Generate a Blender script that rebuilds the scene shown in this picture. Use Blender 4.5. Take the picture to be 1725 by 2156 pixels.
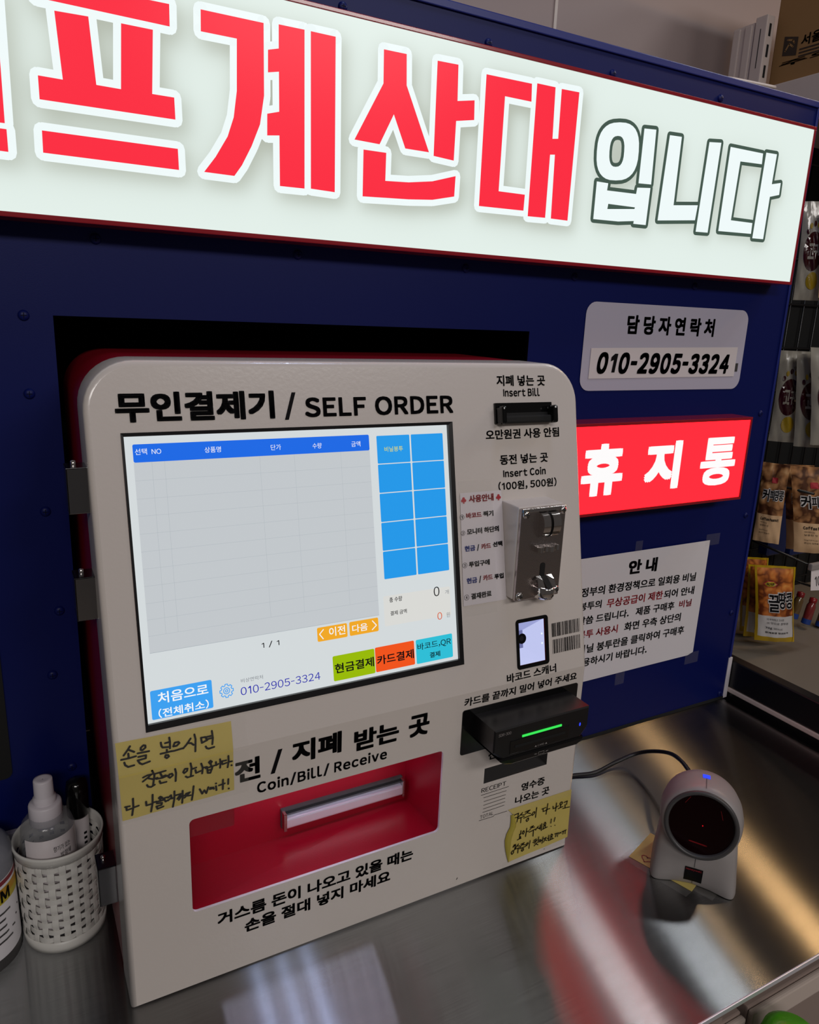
import bpy, bmesh, math, random
import numpy as np
from mathutils import Vector, Matrix

for o in list(bpy.data.objects):
    bpy.data.objects.remove(o)
SC = bpy.context.scene
COL = SC.collection
rnd = random.Random(7)

# ------------------------------------------------------------------ camera
cam_d = bpy.data.cameras.new('camera')
cam = bpy.data.objects.new('camera', cam_d)
COL.objects.link(cam)
R_, D_, F_ = (0.880225, -0.472947, 0.039046), (-0.086538, -0.24087, -0.966692), (0.466599, 0.847527, -0.252948)
cam.matrix_world = Matrix(((R_[0], -D_[0], -F_[0], -0.05795), (R_[1], -D_[1], -F_[1], -0.81706),
                           (R_[2], -D_[2], -F_[2], 0.66539), (0, 0, 0, 1)))
cam_d.sensor_fit = 'HORIZONTAL'
cam_d.sensor_width = 36
cam_d.lens = 32.68
cam_d.clip_start = 0.02
SC.camera = cam

# ------------------------------------------------------------------ world, exposure
world = bpy.data.worlds.new('shop_ambience')
SC.world = world
world.use_nodes = True
world.node_tree.nodes['Background'].inputs[0].default_value = (0.95, 0.86, 0.82, 1)
world.node_tree.nodes['Background'].inputs[1].default_value = 0.06
SC.view_settings.view_transform = 'Standard'
SC.view_settings.look = 'None'
SC.view_settings.exposure = 0.0
SC.view_settings.gamma = 1.0
SC.view_settings.use_curve_mapping = False

# ------------------------------------------------------------------ ceiling lamps of the shop
def area(name, loc, target, sx, sy, power, color, roll=None):
    l = bpy.data.lights.new(name, 'AREA')
    l.shape = 'RECTANGLE'
    l.size, l.size_y = sx, sy
    l.energy = power
    l.color = color
    o = bpy.data.objects.new(name, l)
    COL.objects.link(o)
    o.location = loc
    d = Vector(target) - Vector(loc)
    o.rotation_euler = d.to_track_quat('-Z', 'Y').to_euler()
    return o

area('ceiling_lamp', (-0.7, -3.2, 2.1), (0.3, -0.2, 0.3), 1.4, 0.4, 27, (1.0, 0.95, 0.92))
area('ceiling_lamp', (1.5, -3.1, 2.1), (0.7, -0.2, 0.3), 1.4, 0.4, 20, (1.0, 0.95, 0.92))
area('spot_lamp_white', (1.50, -0.30, 1.6), (1.2, -0.3, 0.0), 0.11, 0.11, 1.5, (0.95, 0.98, 1.0))
area('spot_lamp_white', (1.83, -0.30, 1.6), (1.5, -0.3, 0.0), 0.13, 0.13, 1.6, (0.90, 0.95, 1.0))
area('spot_lamp_warm', (1.96, -0.34, 1.6), (1.6, -0.3, 0.0), 0.05, 0.05, 0.5, (1.0, 0.66, 0.34))
area('spot_lamp_warm', (2.30, -0.40, 1.6), (1.9, -0.3, 0.0), 0.10, 0.10, 3.0, (1.0, 0.60, 0.26))
for k in range(3):
    t = area('tube_lamp', (0.44 + 0.075 * k, -0.24, 1.6), (0.3 + 0.075 * k, -0.24, 0.0), 0.004, 0.25, 0.6, (0.50, 0.62, 1.0))
    t.rotation_euler = (0, 0, 0)

# ------------------------------------------------------------------ materials
def lin(c):
    c = c / 255.0
    return c / 12.92 if c <= 0.04045 else ((c + 0.055) / 1.055) ** 2.4
def rgb(r, g, b):
    return (lin(r), lin(g), lin(b), 1.0)

def pmat(name, col, rough=0.5, metal=0.0, bump=0.0, bscale=200.0, vary=0.0, vscale=6.0, coat=0.0, spec=0.5, emit=None, estr=0.0):
    m = bpy.data.materials.new(name)
    m.use_nodes = True
    nt = m.node_tree
    b = nt.nodes['Principled BSDF']
    b.inputs['Base Color'].default_value = col
    b.inputs['Roughness'].default_value = rough
    b.inputs['Metallic'].default_value = metal
    b.inputs['Specular IOR Level'].default_value = spec
    b.inputs['Coat Weight'].default_value = coat
    b.inputs['Coat Roughness'].default_value = 0.08
    if emit:
        b.inputs['Emission Color'].default_value = emit
        b.inputs['Emission Strength'].default_value = estr
    if bump or vary:
        tc = nt.nodes.new('ShaderNodeTexCoord')
        if bump:
            n = nt.nodes.new('ShaderNodeTexNoise')
            n.inputs['Scale'].default_value = bscale
            n.inputs['Detail'].default_value = 3
            bp = nt.nodes.new('ShaderNodeBump')
            bp.inputs['Strength'].default_value = bump
            bp.inputs['Distance'].default_value = 0.002
            nt.links.new(tc.outputs['Object'], n.inputs['Vector'])
            nt.links.new(n.outputs['Fac'], bp.inputs['Height'])
            nt.links.new(bp.outputs['Normal'], b.inputs['Normal'])
        if vary:
            n2 = nt.nodes.new('ShaderNodeTexNoise')
            n2.inputs['Scale'].default_value = vscale
            n2.inputs['Detail'].default_value = 5
            mx = nt.nodes.new('ShaderNodeMix')
            mx.data_type = 'RGBA'
            mx.inputs['A'].default_value = tuple(c * (1 - vary) for c in col[:3]) + (1,)
            mx.inputs['B'].default_value = tuple(min(1, c * (1 + vary)) for c in col[:3]) + (1,)
            nt.links.new(tc.outputs['Object'], n2.inputs['Vector'])
            nt.links.new(n2.outputs['Fac'], mx.inputs['Factor'])
            nt.links.new(mx.outputs['Result'], b.inputs['Base Color'])
    return m

def emat(name, col, s=1.0):
    m = bpy.data.materials.new(name)
    m.use_nodes = True
    nt = m.node_tree
    b = nt.nodes['Principled BSDF']
    b.inputs['Base Color'].default_value = (0.0, 0.0, 0.0, 1)
    b.inputs['Roughness'].default_value = 0.25
    b.inputs['Specular IOR Level'].default_value = 0.12
    b.inputs['Emission Color'].default_value = col
    b.inputs['Emission Strength'].default_value = s
    return m

def clear_mat(name, tint, alpha, rough=0.08):
    m = bpy.data.materials.new(name)
    m.use_nodes = True
    nt = m.node_tree
    b = nt.nodes['Principled BSDF']
    b.inputs['Base Color'].default_value = tint
    b.inputs['Roughness'].default_value = rough
    b.inputs['Alpha'].default_value = alpha
    return m

M = {}
M['shell'] = pmat('kiosk_white_paint', rgb(214, 205, 198), 0.22, bump=0.05, bscale=260, coat=0.3, vary=0.02)
M['red'] = pmat('kiosk_red_paint', rgb(150, 8, 32), 0.33, bump=0.06, bscale=500)
M['ink'] = pmat('black_ink', rgb(12, 11, 14), 0.6, spec=0.1)
M['redink'] = pmat('red_ink', rgb(178, 40, 52), 0.6)
M['blueink'] = pmat('blue_ink', rgb(30, 60, 160), 0.6)
M['black'] = pmat('black_plastic', rgb(18, 17, 19), 0.32)
M['gloss_black'] = pmat('gloss_black_plastic', rgb(10, 10, 11), 0.12)
M['void'] = pmat('dark_cavity', rgb(9, 9, 9), 0.8)
M['badge_black'] = pmat('badge_black_label', rgb(10, 9, 10), 0.5, spec=0.15)
M['bar_metal'] = pmat('pale_bar_metal', (0.86, 0.86, 0.95, 1), 0.38, 0.6)
M['chrome'] = pmat('chrome', (0.72, 0.68, 0.66, 1), 0.07, 1.0)
M['satin_chrome'] = pmat('satin_chrome_plate', (0.52, 0.47, 0.46, 1), 0.2, 1.0, bump=0.12, bscale=900)
M['hinge'] = pmat('hinge_metal', (0.26, 0.26, 0.27, 1), 0.2, 1.0)
M['blue'] = pmat('navy_painted_metal', rgb(7, 19, 84), 0.42, bump=0.03, bscale=700, vary=0.10, vscale=4, spec=0.22)
M['blue_edge'] = pmat('navy_edge', rgb(16, 32, 112), 0.4)
M['frame_red'] = pmat('sign_frame_red', rgb(150, 20, 34), 0.22, coat=0.4)
M['grey_sticker'] = pmat('grey_sticker_vinyl', rgb(186, 182, 200), 0.45)
M['paper'] = pmat('white_paper', rgb(226, 222, 226), 0.7, vary=0.03, vscale=9)
M['label_paper'] = pmat('white_label_paper', rgb(222, 214, 216), 0.3, coat=0.3)
M['yellow'] = pmat('yellow_note_paper', rgb(204, 184, 98), 0.5, vary=0.06, vscale=25, coat=0.2)
M['yellow_dark'] = pmat('yellow_note_fold', rgb(176, 160, 60), 0.5, coat=0.2)
M['tape'] = clear_mat('clear_tape', rgb(220, 215, 205), 0.06)
M['white_plastic'] = pmat('white_plastic', rgb(214, 212, 206), 0.35)
M['white_cap'] = pmat('white_cap_plastic', rgb(214, 208, 214), 0.4)
M['scan_grey'] = pmat('light_grey_plastic', rgb(150, 144, 142), 0.42, bump=0.04, bscale=900)
M['dark_grey'] = pmat('dark_grey_plastic', rgb(66, 64, 64), 0.4)
M['beige'] = pmat('beige_wall_paint', rgb(172, 154, 150), 0.6, vary=0.05, vscale=3)
M['ivory'] = pmat('ivory_metal', rgb(208, 192, 182), 0.35)
M['card'] = pmat('cardboard', rgb(150, 112, 66), 0.7, vary=0.06, vscale=12)
M['card_ink'] = pmat('cardboard_ink', rgb(52, 38, 26), 0.7)
M['deck'] = pmat('shelf_deck', rgb(128, 118, 106), 0.42, vary=0.06, vscale=8)
M['under'] = pmat('brown_laminate', rgb(150, 132, 124), 0.4, vary=0.05)
M['floor'] = pmat('floor_tile', rgb(150, 140, 130), 0.4, vary=0.05)

def steel_mat():
    m = bpy.data.materials.new('brushed_steel')
    m.use_nodes = True
    nt = m.node_tree
    nt.nodes.remove(nt.nodes['Principled BSDF'])
    b = nt.nodes.new('ShaderNodeBsdfAnisotropic')
    b.distribution = 'MULTI_GGX'
    b.inputs['Color'].default_value = (0.44, 0.41, 0.41, 1)
    b.inputs['Anisotropy'].default_value = 0.85
    nt.links.new(b.outputs['BSDF'], nt.nodes['Material Output'].inputs['Surface'])
    tg = nt.nodes.new('ShaderNodeTangent')
    tg.direction_type = 'UV_MAP'
    tg.uv_map = 'grain'
    nt.links.new(tg.outputs['Tangent'], b.inputs['Tangent'])
    tc = nt.nodes.new('ShaderNodeTexCoord')
    mp = nt.nodes.new('ShaderNodeMapping')
    mp.inputs['Scale'].default_value = (12, 1000, 1)
    n = nt.nodes.new('ShaderNodeTexNoise')
    n.inputs['Scale'].default_value = 1.0
    n.inputs['Detail'].default_value = 4
    nt.links.new(tc.outputs['Object'], mp.inputs['Vector'])
    nt.links.new(mp.outputs['Vector'], n.inputs['Vector'])
    rr = nt.nodes.new('ShaderNodeMapRange')
    rr.inputs['From Min'].default_value = 0.3
    rr.inputs['From Max'].default_value = 0.7
    rr.inputs['To Min'].default_value = 0.21
    rr.inputs['To Max'].default_value = 0.235
    nt.links.new(n.outputs['Fac'], rr.inputs['Value'])
    nt.links.new(rr.outputs['Result'], b.inputs['Roughness'])
    cr = nt.nodes.new('ShaderNodeMapRange')
    cr.inputs['From Min'].default_value = 0.25
    cr.inputs['From Max'].default_value = 0.75
    cr.inputs['To Min'].default_value = 0.27
    cr.inputs['To Max'].default_value = 0.37
    nt.links.new(n.outputs['Fac'], cr.inputs['Value'])
    cc = nt.nodes.new('ShaderNodeCombineColor')
    for k_ in ('Red', 'Green', 'Blue'):
        nt.links.new(cr.outputs['Result'], cc.inputs[k_])
    nt.links.new(cc.outputs['Color'], b.inputs['Color'])
    return m
M['steel'] = steel_mat()

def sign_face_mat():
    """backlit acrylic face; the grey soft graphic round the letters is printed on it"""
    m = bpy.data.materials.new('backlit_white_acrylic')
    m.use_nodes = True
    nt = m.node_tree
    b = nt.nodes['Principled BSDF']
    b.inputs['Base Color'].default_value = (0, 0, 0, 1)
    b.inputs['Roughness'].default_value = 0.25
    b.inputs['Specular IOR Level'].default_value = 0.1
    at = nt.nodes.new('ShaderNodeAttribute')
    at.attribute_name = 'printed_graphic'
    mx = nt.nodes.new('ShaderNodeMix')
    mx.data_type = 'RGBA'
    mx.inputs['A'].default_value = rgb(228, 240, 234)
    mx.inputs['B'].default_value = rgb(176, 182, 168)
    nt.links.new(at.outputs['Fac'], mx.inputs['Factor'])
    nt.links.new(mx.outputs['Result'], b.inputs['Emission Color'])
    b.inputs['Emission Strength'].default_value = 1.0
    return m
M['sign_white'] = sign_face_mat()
M['sign_red'] = emat('backlit_red_vinyl', rgb(252, 46, 66))
M['sign_outline'] = emat('backlit_white_vinyl', rgb(240, 250, 250))
M['sign_dark'] = emat('backlit_green_grey_vinyl', rgb(70, 88, 78))
M['bin_red'] = emat('backlit_red_acrylic', rgb(250, 18, 26), 4.6)
M['bin_white'] = emat('backlit_bin_letters', rgb(252, 250, 250))
SCOL = {'bg': (211, 217, 219), 'table': (194, 199, 203), 'line': (168, 176, 182), 'header': (30, 105, 228), 'panel': (217, 217, 213),
        'orange': (240, 168, 40), 'green': (152, 186, 10), 'red': (240, 84, 30), 'cyan': (48, 190, 214), 'sky': (62, 160, 240), 'button': (38, 152, 232),
        'w': (240, 244, 248), 'yellow': (214, 220, 60), 'black': (14, 14, 18), 'grey': (126, 130, 136), 'navy': (24, 28, 170), 'orangetext': (214, 84, 30)}
for k_, c_ in SCOL.items():
    M['s_' + k_] = emat('screen_' + k_, rgb(*c_))
M['led_green'] = emat('green_led', rgb(60, 235, 90), 1.0)
M['led_blue'] = emat('blue_led', rgb(50, 70, 255), 1.3)
M['led_white'] = emat('cool_white_led', (0.72, 0.74, 1.0, 1), 9.0)
M['scan_glow'] = emat('scanner_window_glow', rgb(196, 202, 244), 0.95)  # LED light on the recess walls put in as glow, one brightness per facet
M['scan_glow_dark'] = emat('scanner_window_glow_dark', rgb(118, 122, 172), 0.85)
M['scan_glow_mid'] = emat('scanner_window_glow_mid', rgb(150, 156, 208), 0.9)
M['lens_red'] = pmat('dark_red_window', rgb(18, 0, 2), 0.08, spec=0.2)
M['laser'] = emat('laser_glint', rgb(220, 20, 30), 1.0)
M['red_dim'] = pmat('red_mirror_edge', rgb(120, 8, 16), 0.3)

# ------------------------------------------------------------------ mesh helpers
class MB:
    """collects geometry with several materials, built as ONE mesh object"""
    def __init__(s):
        s.v, s.f, s.mi, s.sm, s.mats = [], [], [], [], []
    def mid(s, m):
        m = M[m] if isinstance(m, str) else m
        if m not in s.mats:
            s.mats.append(m)
        return s.mats.index(m)
    def add(s, verts, faces, m, smooth=False):
        o = len(s.v)
        s.v += [tuple(p) for p in verts]
        k = s.mid(m)
        for f in faces:
            s.f.append([i + o for i in f])
            s.mi.append(k)
            s.sm.append(smooth)
        return s
    def quad(s, a, b, c, d, m):
        return s.add([a, b, c, d], [(0, 1, 2, 3)], m)
    def box(s, lo, hi, m, bevel=0.0, seg=2, xf=None):
        bm = bmesh.new()
        bmesh.ops.create_cube(bm, size=1.0)
        for v in bm.verts:
            v.co = Vector([lo[i] + (v.co[i] + 0.5) * (hi[i] - lo[i]) for i in range(3)])
        if bevel > 0:
            bmesh.ops.bevel(bm, geom=list(bm.edges), offset=bevel, segments=seg, affect='EDGES', profile=0.6)
        bmesh.ops.recalc_face_normals(bm, faces=bm.faces)
        return s.bm(bm, m, xf=xf)
    def bm(s, bm, m, smooth=False, xf=None):
        bm.verts.index_update()
        vs = [(xf @ v.co if xf is not None else v.co.copy()) for v in bm.verts]
        fs = [[v.index for v in f.verts] for f in bm.faces]
        bm.free()
        return s.add(vs, fs, m, smooth)
    def lathe(s, prof, m, n=40, xf=None, cap0=False, cap1=False, smooth=True, ribs=0.0, k=0):
        vs, fs = [], []
        for (r, z) in prof:
            for i in range(n):
                t = 2 * math.pi * i / n
                rr = r * (1 + (ribs * (1 if i % 2 else -1)))
                p = Vector((rr * math.cos(t), rr * math.sin(t), z))
                vs.append(xf @ p if xf is not None else p)
        for j in range(len(prof) - 1):
            for i in range(n):
                a, b = j * n + i, j * n + (i + 1) % n
                fs.append((a, b, b + n, a + n))
        if cap0:
            fs.append(tuple(range(n - 1, -1, -1)))
        if cap1:
            fs.append(tuple((len(prof) - 1) * n + i for i in range(n)))
        return s.add(vs, fs, m, smooth)
    def tube(s, pts, r, m, n=10, closed=False):
        pts = [Vector(p) for p in pts]
        vs, fs = [], []
        up = Vector((0.123, 0.31, 0.94)).normalized()
        L = len(pts)
        for i, p in enumerate(pts):
            a = pts[(i - 1) % L] if (closed or i > 0) else p
            b = pts[(i + 1) % L] if (closed or i < L - 1) else p
            t = (b - a).normalized()
            if abs(t.dot(up)) > 0.97:
                up = Vector((1, 0.2, 0.1)).normalized()
            x = t.cross(up).normalized()
            y = t.cross(x).normalized()
            up = -y if y.dot(up) < 0 else y
            y = up
            x = t.cross(y).normalized()
            for k in range(n):
                q = 2 * math.pi * k / n
                vs.append(p + x * (r * math.cos(q)) + y * (r * math.sin(q)))
        for i in range(L if closed else L - 1):
            for k in range(n):
                a = i * n + k
                b = i * n + (k + 1) % n
                c = ((i + 1) % L) * n + (k + 1) % n
                d = ((i + 1) % L) * n + k
                fs.append((a, b, c, d))
        if not closed:
            fs.append(tuple(range(n - 1, -1, -1)))
            fs.append(tuple((L - 1) * n + k for k in range(n)))
        return s.add(vs, fs, m, True)
    def build(s, name, parent=None):
        me = bpy.data.meshes.new(name)
        me.from_pydata(s.v, [], s.f)
        for m in s.mats:
            me.materials.append(m)
        me.polygons.foreach_set('material_index', s.mi)
        me.polygons.foreach_set('use_smooth', s.sm)
        me.update()
        o = bpy.data.objects.new(name, me)
        COL.objects.link(o)
        if parent is not None:
            o.parent = parent
            o.matrix_parent_inverse = Matrix.Translation(-parent_world(parent))
        return o

def parent_world(p):
    # parts are modelled in place: only the thing's Empty carries an offset
    return Vector(p.location) if p.parent is None else Vector((0, 0, 0))

def empty(name, loc):
    o = bpy.data.objects.new(name, None)
    o.empty_display_size = 0.05
    o.location = loc
    COL.objects.link(o)
    return o
def tag(o, label, cat, group=None):
    o['label'] = label
    o['category'] = cat
    if group:
        o['group'] = group
    return o
def structure(o):
    o['kind'] = 'structure'
    return o

# flat outlines with holes -> (verts2d, faces)
def fill(loops):
    c = bpy.data.curves.new('outline', 'CURVE')
    c.dimensions = '2D'
    c.fill_mode = 'FRONT'
    for lp in loops:
        sp = c.splines.new('POLY')
        sp.points.add(len(lp) - 1)
        for p, q in zip(sp.points, lp):
            p.co = (q[0], q[1], 0, 1)
        sp.use_cyclic_u = True
    o = bpy.data.objects.new('outline', c)
    me = bpy.data.meshes.new_from_object(o)
    vs = [(v.co.x, v.co.y) for v in me.vertices]
    fs = [tuple(p.vertices) for p in me.polygons]
    bpy.data.objects.remove(o)
    bpy.data.curves.remove(c)
    bpy.data.meshes.remove(me)
    return vs, fs

_tc = {}
_glyph = {}
SMEAR = [(1, 0), (0.92, 0.92), (0, 1), (-0.92, 0.92), (-1, 0), (-0.92, -0.92), (0, -1), (0.92, -0.92)]
def glyphs(body, bold):
    """outline meshes of the characters of body, all made from one text curve (one character per line);
    plain Latin letters and digits use the full-width forms of the same face; heavier weights are thickened evenly all round"""
    bold = round(bold, 4)
    bold = max(0.0, bold)
    todo = [ch for ch in dict.fromkeys(body) if ch != ' ' and (ch, 0.0) not in _glyph]
    if todo:
        c = bpy.data.curves.new('lettering', 'FONT')
        c.body = '\n'.join(chr(ord(ch) + 0xFEE0) if 0x21 <= ord(ch) <= 0x7E else ch for ch in todo)
        c.fill_mode = 'FRONT'
        c.space_line = 4.0
        c.resolution_u = 4
        o = bpy.data.objects.new('lettering', c)
        me = bpy.data.meshes.new_from_object(o)
        ys = [v.co.y for v in me.vertices]
        rows = {}
        pitch = 4.0
        for p in me.polygons:
            k = int(round((0.35 - ys[p.vertices[0]]) / pitch))
            rows.setdefault(k, []).append(tuple(p.vertices))
        for k, ch in enumerate(todo):
            idx, vs, fs = {}, [], []
            for f in rows.get(k, []):
                q = []
                for i in f:
                    if i not in idx:
                        idx[i] = len(vs)
                        co = me.vertices[i].co
                        vs.append((co.x, co.y + pitch * k))
                    q.append(idx[i])
                fs.append(tuple(q))
            _glyph[(ch, 0.0)] = (vs, fs)
        bpy.data.objects.remove(o)
        bpy.data.curves.remove(c)
        bpy.data.meshes.remove(me)
    for ch in dict.fromkeys(body):
        if ch != ' ' and (ch, bold) not in _glyph:
            base, bf = _glyph[(ch, 0.0)]
            vs, fs, n = list(base), list(bf), len(base)
            for j, (ca, sa) in enumerate(SMEAR):
                vs += [(x + bold * ca, y + bold * sa) for x, y in base]
                fs += [tuple(i + n * (j + 1) for i in f) for f in bf]
            _glyph[(ch, bold)] = (vs, fs)
    return bold
def text2d(body, bold=0.0, slant=0.0):
    bold = glyphs(body, bold)
    vs, fs, x = [], [], 0.0
    for ch in body:
        if ch == ' ':
            x += 0.27
            continue
        gv, gf = _glyph[(ch, bold)]
        o = len(vs)
        if 0x21 <= ord(ch) <= 0x7E:
            x0, x1 = min(v[0] for v in gv), max(v[0] for v in gv)
            sx = {'-': 0.45}.get(ch, 0.94)
            if ch == 'I':
                # plain stem without the full-width serifs
                gv = [(0.0, 0.0), (0.09 + 2 * bold, 0.0), (0.09 + 2 * bold, 0.735), (0.0, 0.735)]
                gf = [(0, 1, 2, 3)]
                x0, x1, sx = 0.0, 0.09 + 2 * bold, 1.0
            if ch == '/':
                w = 0.10 + 2 * bold
                gv = [(0.0, -0.09), (w, -0.09), (0.30 + w, 0.84), (0.30, 0.84)]
                gf = [(0, 1, 2, 3)]
                x0, x1, sx = 0.0, 0.30 + w, 1.0
            if ch == '1':
                w = 0.085 + 2 * bold
                gv = [(0.19, 0.0), (0.19 + w, 0.0), (0.19 + w, 0.735), (0.19, 0.735), (0.02, 0.60), (0.02, 0.60 - w * 0.9), (0.19, 0.66 - w * 0.9)]
                gf = [(0, 1, 2, 3), (3, 4, 5, 6)]
                x0, x1, sx = -0.02, 0.19 + w + 0.06, 1.0
            gap = 0.05
            vs += [(x + gap + (v[0] - x0) * sx + slant * v[1], v[1]) for v in gv]
            x += (x1 - x0) * sx + 2 * gap - (0.02 if ch in '(),.' else 0)
        else:
            vs += [(x + v[0] + slant * v[1], v[1]) for v in gv]
            x += 0.92
        fs += [tuple(i + o for i in f) for f in gf]
    return vs, fs
def text_in(body, box, bold=0.0, slant=0.0, slope=0.0):
    vs, fs = text2d(body, bold, slant)
    x0, x1 = min(v[0] for v in vs), max(v[0] for v in vs)
    y0, y1 = min(v[1] for v in vs), max(v[1] for v in vs)
    X0, Y0, X1, Y1 = box
    sx, sy = (X1 - X0) / (x1 - x0), (Y1 - Y0) / (y1 - y0)
    return [(X0 + (v[0] - x0) * sx, Y0 + (v[1] - y0) * sy + slope * (v[0] - x0) * sx) for v in vs], fs

def rrect(x0, y0, x1, y1, r, n=6):
    out = []
    for cx, cy, a in ((x1 - r, y1 - r, 0), (x0 + r, y1 - r, 90), (x0 + r, y0 + r, 180), (x1 - r, y0 + r, 270)):
        for i in range(n + 1):
            t = math.radians(a + 90 * i / n)
            out.append((cx + r * math.cos(t), cy + r * math.sin(t)))
    return out
def disc(cx, cy, r, n=14):
    return [(cx + r * math.cos(2 * math.pi * i / n), cy + r * math.sin(2 * math.pi * i / n)) for i in range(n)]
def stroke2d(pts, r):
    """flat pen stroke: list of (verts, face)"""
    out = []
    for a, b in zip(pts[:-1], pts[1:]):
        dx, dy = b[0] - a[0], b[1] - a[1]
        L = math.hypot(dx, dy) or 1e-9
        nx, ny = -dy / L * r, dx / L * r
        out.append([(a[0] + nx, a[1] + ny), (b[0] + nx, b[1] + ny), (b[0] - nx, b[1] - ny), (a[0] - nx, a[1] - ny)])
    for p in pts:
        out.append(disc(p[0], p[1], r, 10))
    return out
def put(mb, vs2, fs, mapf, m):
    mb.add([mapf(*p) for p in vs2], fs, m)
def put_poly(mb, poly, mapf, m):
    mb.add([mapf(*p) for p in poly], [tuple(range(len(poly)))], m)

# ------------------------------------------------------------------ measured layout (metres on each surface)
KIOSK_TEXT = [
  ('무인결제기', 0.042, (0.0255, 0.5726, 0.1691, 0.5993)),
  ('/', 0.02, (0.1785, 0.5711, 0.1909, 0.5973)),
  ('SELF ORDER', 0.036, (0.1994, 0.5728, 0.3691, 0.5922)),
  ('지폐 넣는 곳', 0.026, (0.4275, 0.6014, 0.4955, 0.6136)),
  ('Insert Bill', 0.032, (0.4359, 0.5896, 0.4871, 0.599)),
  ('오만원권 사용 안됨', 0.026, (0.4097, 0.542, 0.5133, 0.5532)),
  ('동전 넣는 곳', 0.026, (0.4274, 0.5133, 0.4955, 0.5246)),
  ('Insert Coin', 0.032, (0.4311, 0.499, 0.4914, 0.508)),
  ('(100원, 500원)', 0.026, (0.4238, 0.4839, 0.5068, 0.4946)),
  ('바코드 스캐너', 0.026, (0.4238, 0.2618, 0.4959, 0.2725)),
  ('카드를 끝까지 밀어 넣어 주세요', 0.026, (0.3666, 0.2449, 0.5289, 0.2556)),
  ('신용카드', 0.026, (0.405, 0.1664, 0.4601, 0.1792)),
  ('RECEIPT', 0.004, (0.3991, 0.1242, 0.4346, 0.1302)),
  ('TOTAL', 0.0, (0.3999, 0.088, 0.4191, 0.0928)),
  ('영수증', 0.026, (0.4586, 0.1083, 0.4946, 0.1195)),
  ('나오는 곳', 0.026, (0.4507, 0.0918, 0.5038, 0.1032)),
  ('전', 0.036, (0.1061, 0.2228, 0.1315, 0.2474)),
  ('/', 0.03, (0.1417, 0.2235, 0.154, 0.249)),
  ('지폐', 0.04, (0.1639, 0.2282, 0.2176, 0.2531)),
  ('받는', 0.04, (0.2316, 0.2242, 0.2844, 0.2487)),
  ('곳', 0.04, (0.2963, 0.2234, 0.3221, 0.2497)),
  ('Coin/Bill/ Receive', 0.032, (0.1279, 0.205, 0.2708, 0.2188)),
  ('거스름 돈이 나오고 있을 때는', 0.034, (0.0855, 0.0642, 0.3095, 0.08)),
  ('손을 절대 넣지 마세요', 0.034, (0.113, 0.0446, 0.281, 0.0604)),
]
RECEIPT_LINES = [(0.3989, 0.121, 0.4393, 0.1213), (0.4029, 0.1165, 0.4362, 0.1164), (0.4037, 0.1111, 0.4357, 0.111), (0.4034, 0.106, 0.4351, 0.1063), (0.4035, 0.1009, 0.4356, 0.1012), (0.403, 0.0962, 0.4347, 0.0965), (0.4197, 0.087, 0.4395, 0.0867), (0.3987, 0.0861, 0.4204, 0.0855)]
SCREEN_TEXT = [
  ('선택', 'w', 0, (0.0396, 0.5443, 0.0498, 0.5498)),
  ('NO', 'w', 0, (0.0538, 0.5445, 0.062, 0.5489)),
  ('상품명', 'w', 0, (0.1006, 0.5433, 0.1157, 0.5486)),
  ('단가', 'w', 0, (0.1637, 0.5426, 0.1739, 0.548)),
  ('수량', 'w', 0, (0.2064, 0.5422, 0.216, 0.5476)),
  ('금액', 'w', 0, (0.2482, 0.5421, 0.2583, 0.5475)),
  ('비닐봉투', 'yellow', 0, (0.2854, 0.5351, 0.307, 0.5405)),
  ('총 수량', 'black', 0.012, (0.2811, 0.3766, 0.2963, 0.3821)),
  ('결제 금액', 'black', 0.012, (0.2815, 0.3626, 0.301, 0.3673)),
  ('0', 'black', -0.005, (0.3352, 0.3755, 0.3425, 0.386)),
  ('개', 'grey', 0, (0.3495, 0.376, 0.3542, 0.3808)),
  ('0', 'orange', 0, (0.3383, 0.3491, 0.3442, 0.3572)),
  ('원', 'grey', 0, (0.3498, 0.3503, 0.3543, 0.3557)),
  ('이전', 'w', 0.01, (0.2113, 0.3517, 0.229, 0.3611)),
  ('다음', 'w', 0.01, (0.2368, 0.3516, 0.2542, 0.3596)),
  ('1 / 1', 'black', -0.005, (0.1409, 0.3518, 0.1587, 0.3579)),
  ('현금결제', 'black', 0.02, (0.215, 0.3124, 0.2591, 0.3226)),
  ('카드결제', 'black', 0.02, (0.2628, 0.3124, 0.3067, 0.3225)),
  ('바코드,QR', 'black', 0.006, (0.3116, 0.3187, 0.3537, 0.3271)),
  ('결제', 'black', 0.02, (0.3262, 0.3088, 0.3394, 0.3149)),
  ('처음으로', 'w', 0.016, (0.0415, 0.3176, 0.087, 0.3282)),
  ('(전체취소)', 'w', 0.016, (0.041, 0.3045, 0.0865, 0.3131)),
  ('비상연락처', 'grey', 0, (0.1183, 0.3222, 0.14, 0.3262)),
  ('010-2905-3324', 'navy', -0.004, (0.1174, 0.31, 0.1989, 0.3178)),
]
SCREEN_RECTS = {
  'header': ('header', (0.0379, 0.5376, 0.2684, 0.5537)),
  'panel': ('panel', (0.2743, 0.3521, 0.356, 0.3842)),
  'prev': ('orange', (0.1986, 0.3484, 0.2314, 0.3628)),
  'next': ('orange', (0.2339, 0.3486, 0.2669, 0.3631)),
  'cash': ('green', (0.2133, 0.3048, 0.2604, 0.3309)),
  'card': ('red', (0.2611, 0.3052, 0.3078, 0.3315)),
  'qr': ('cyan', (0.3099, 0.3049, 0.3558, 0.3314)),
  'home': ('sky', (0.0352, 0.3039, 0.0907, 0.3309)),
}
BUTTON_COLS = (0.2769, 0.3155, 0.3173, 0.3564) ; BUTTON_ROWS = (0.5525, 0.5228, 0.4925, 0.462, 0.4317, 0.4016)
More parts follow.
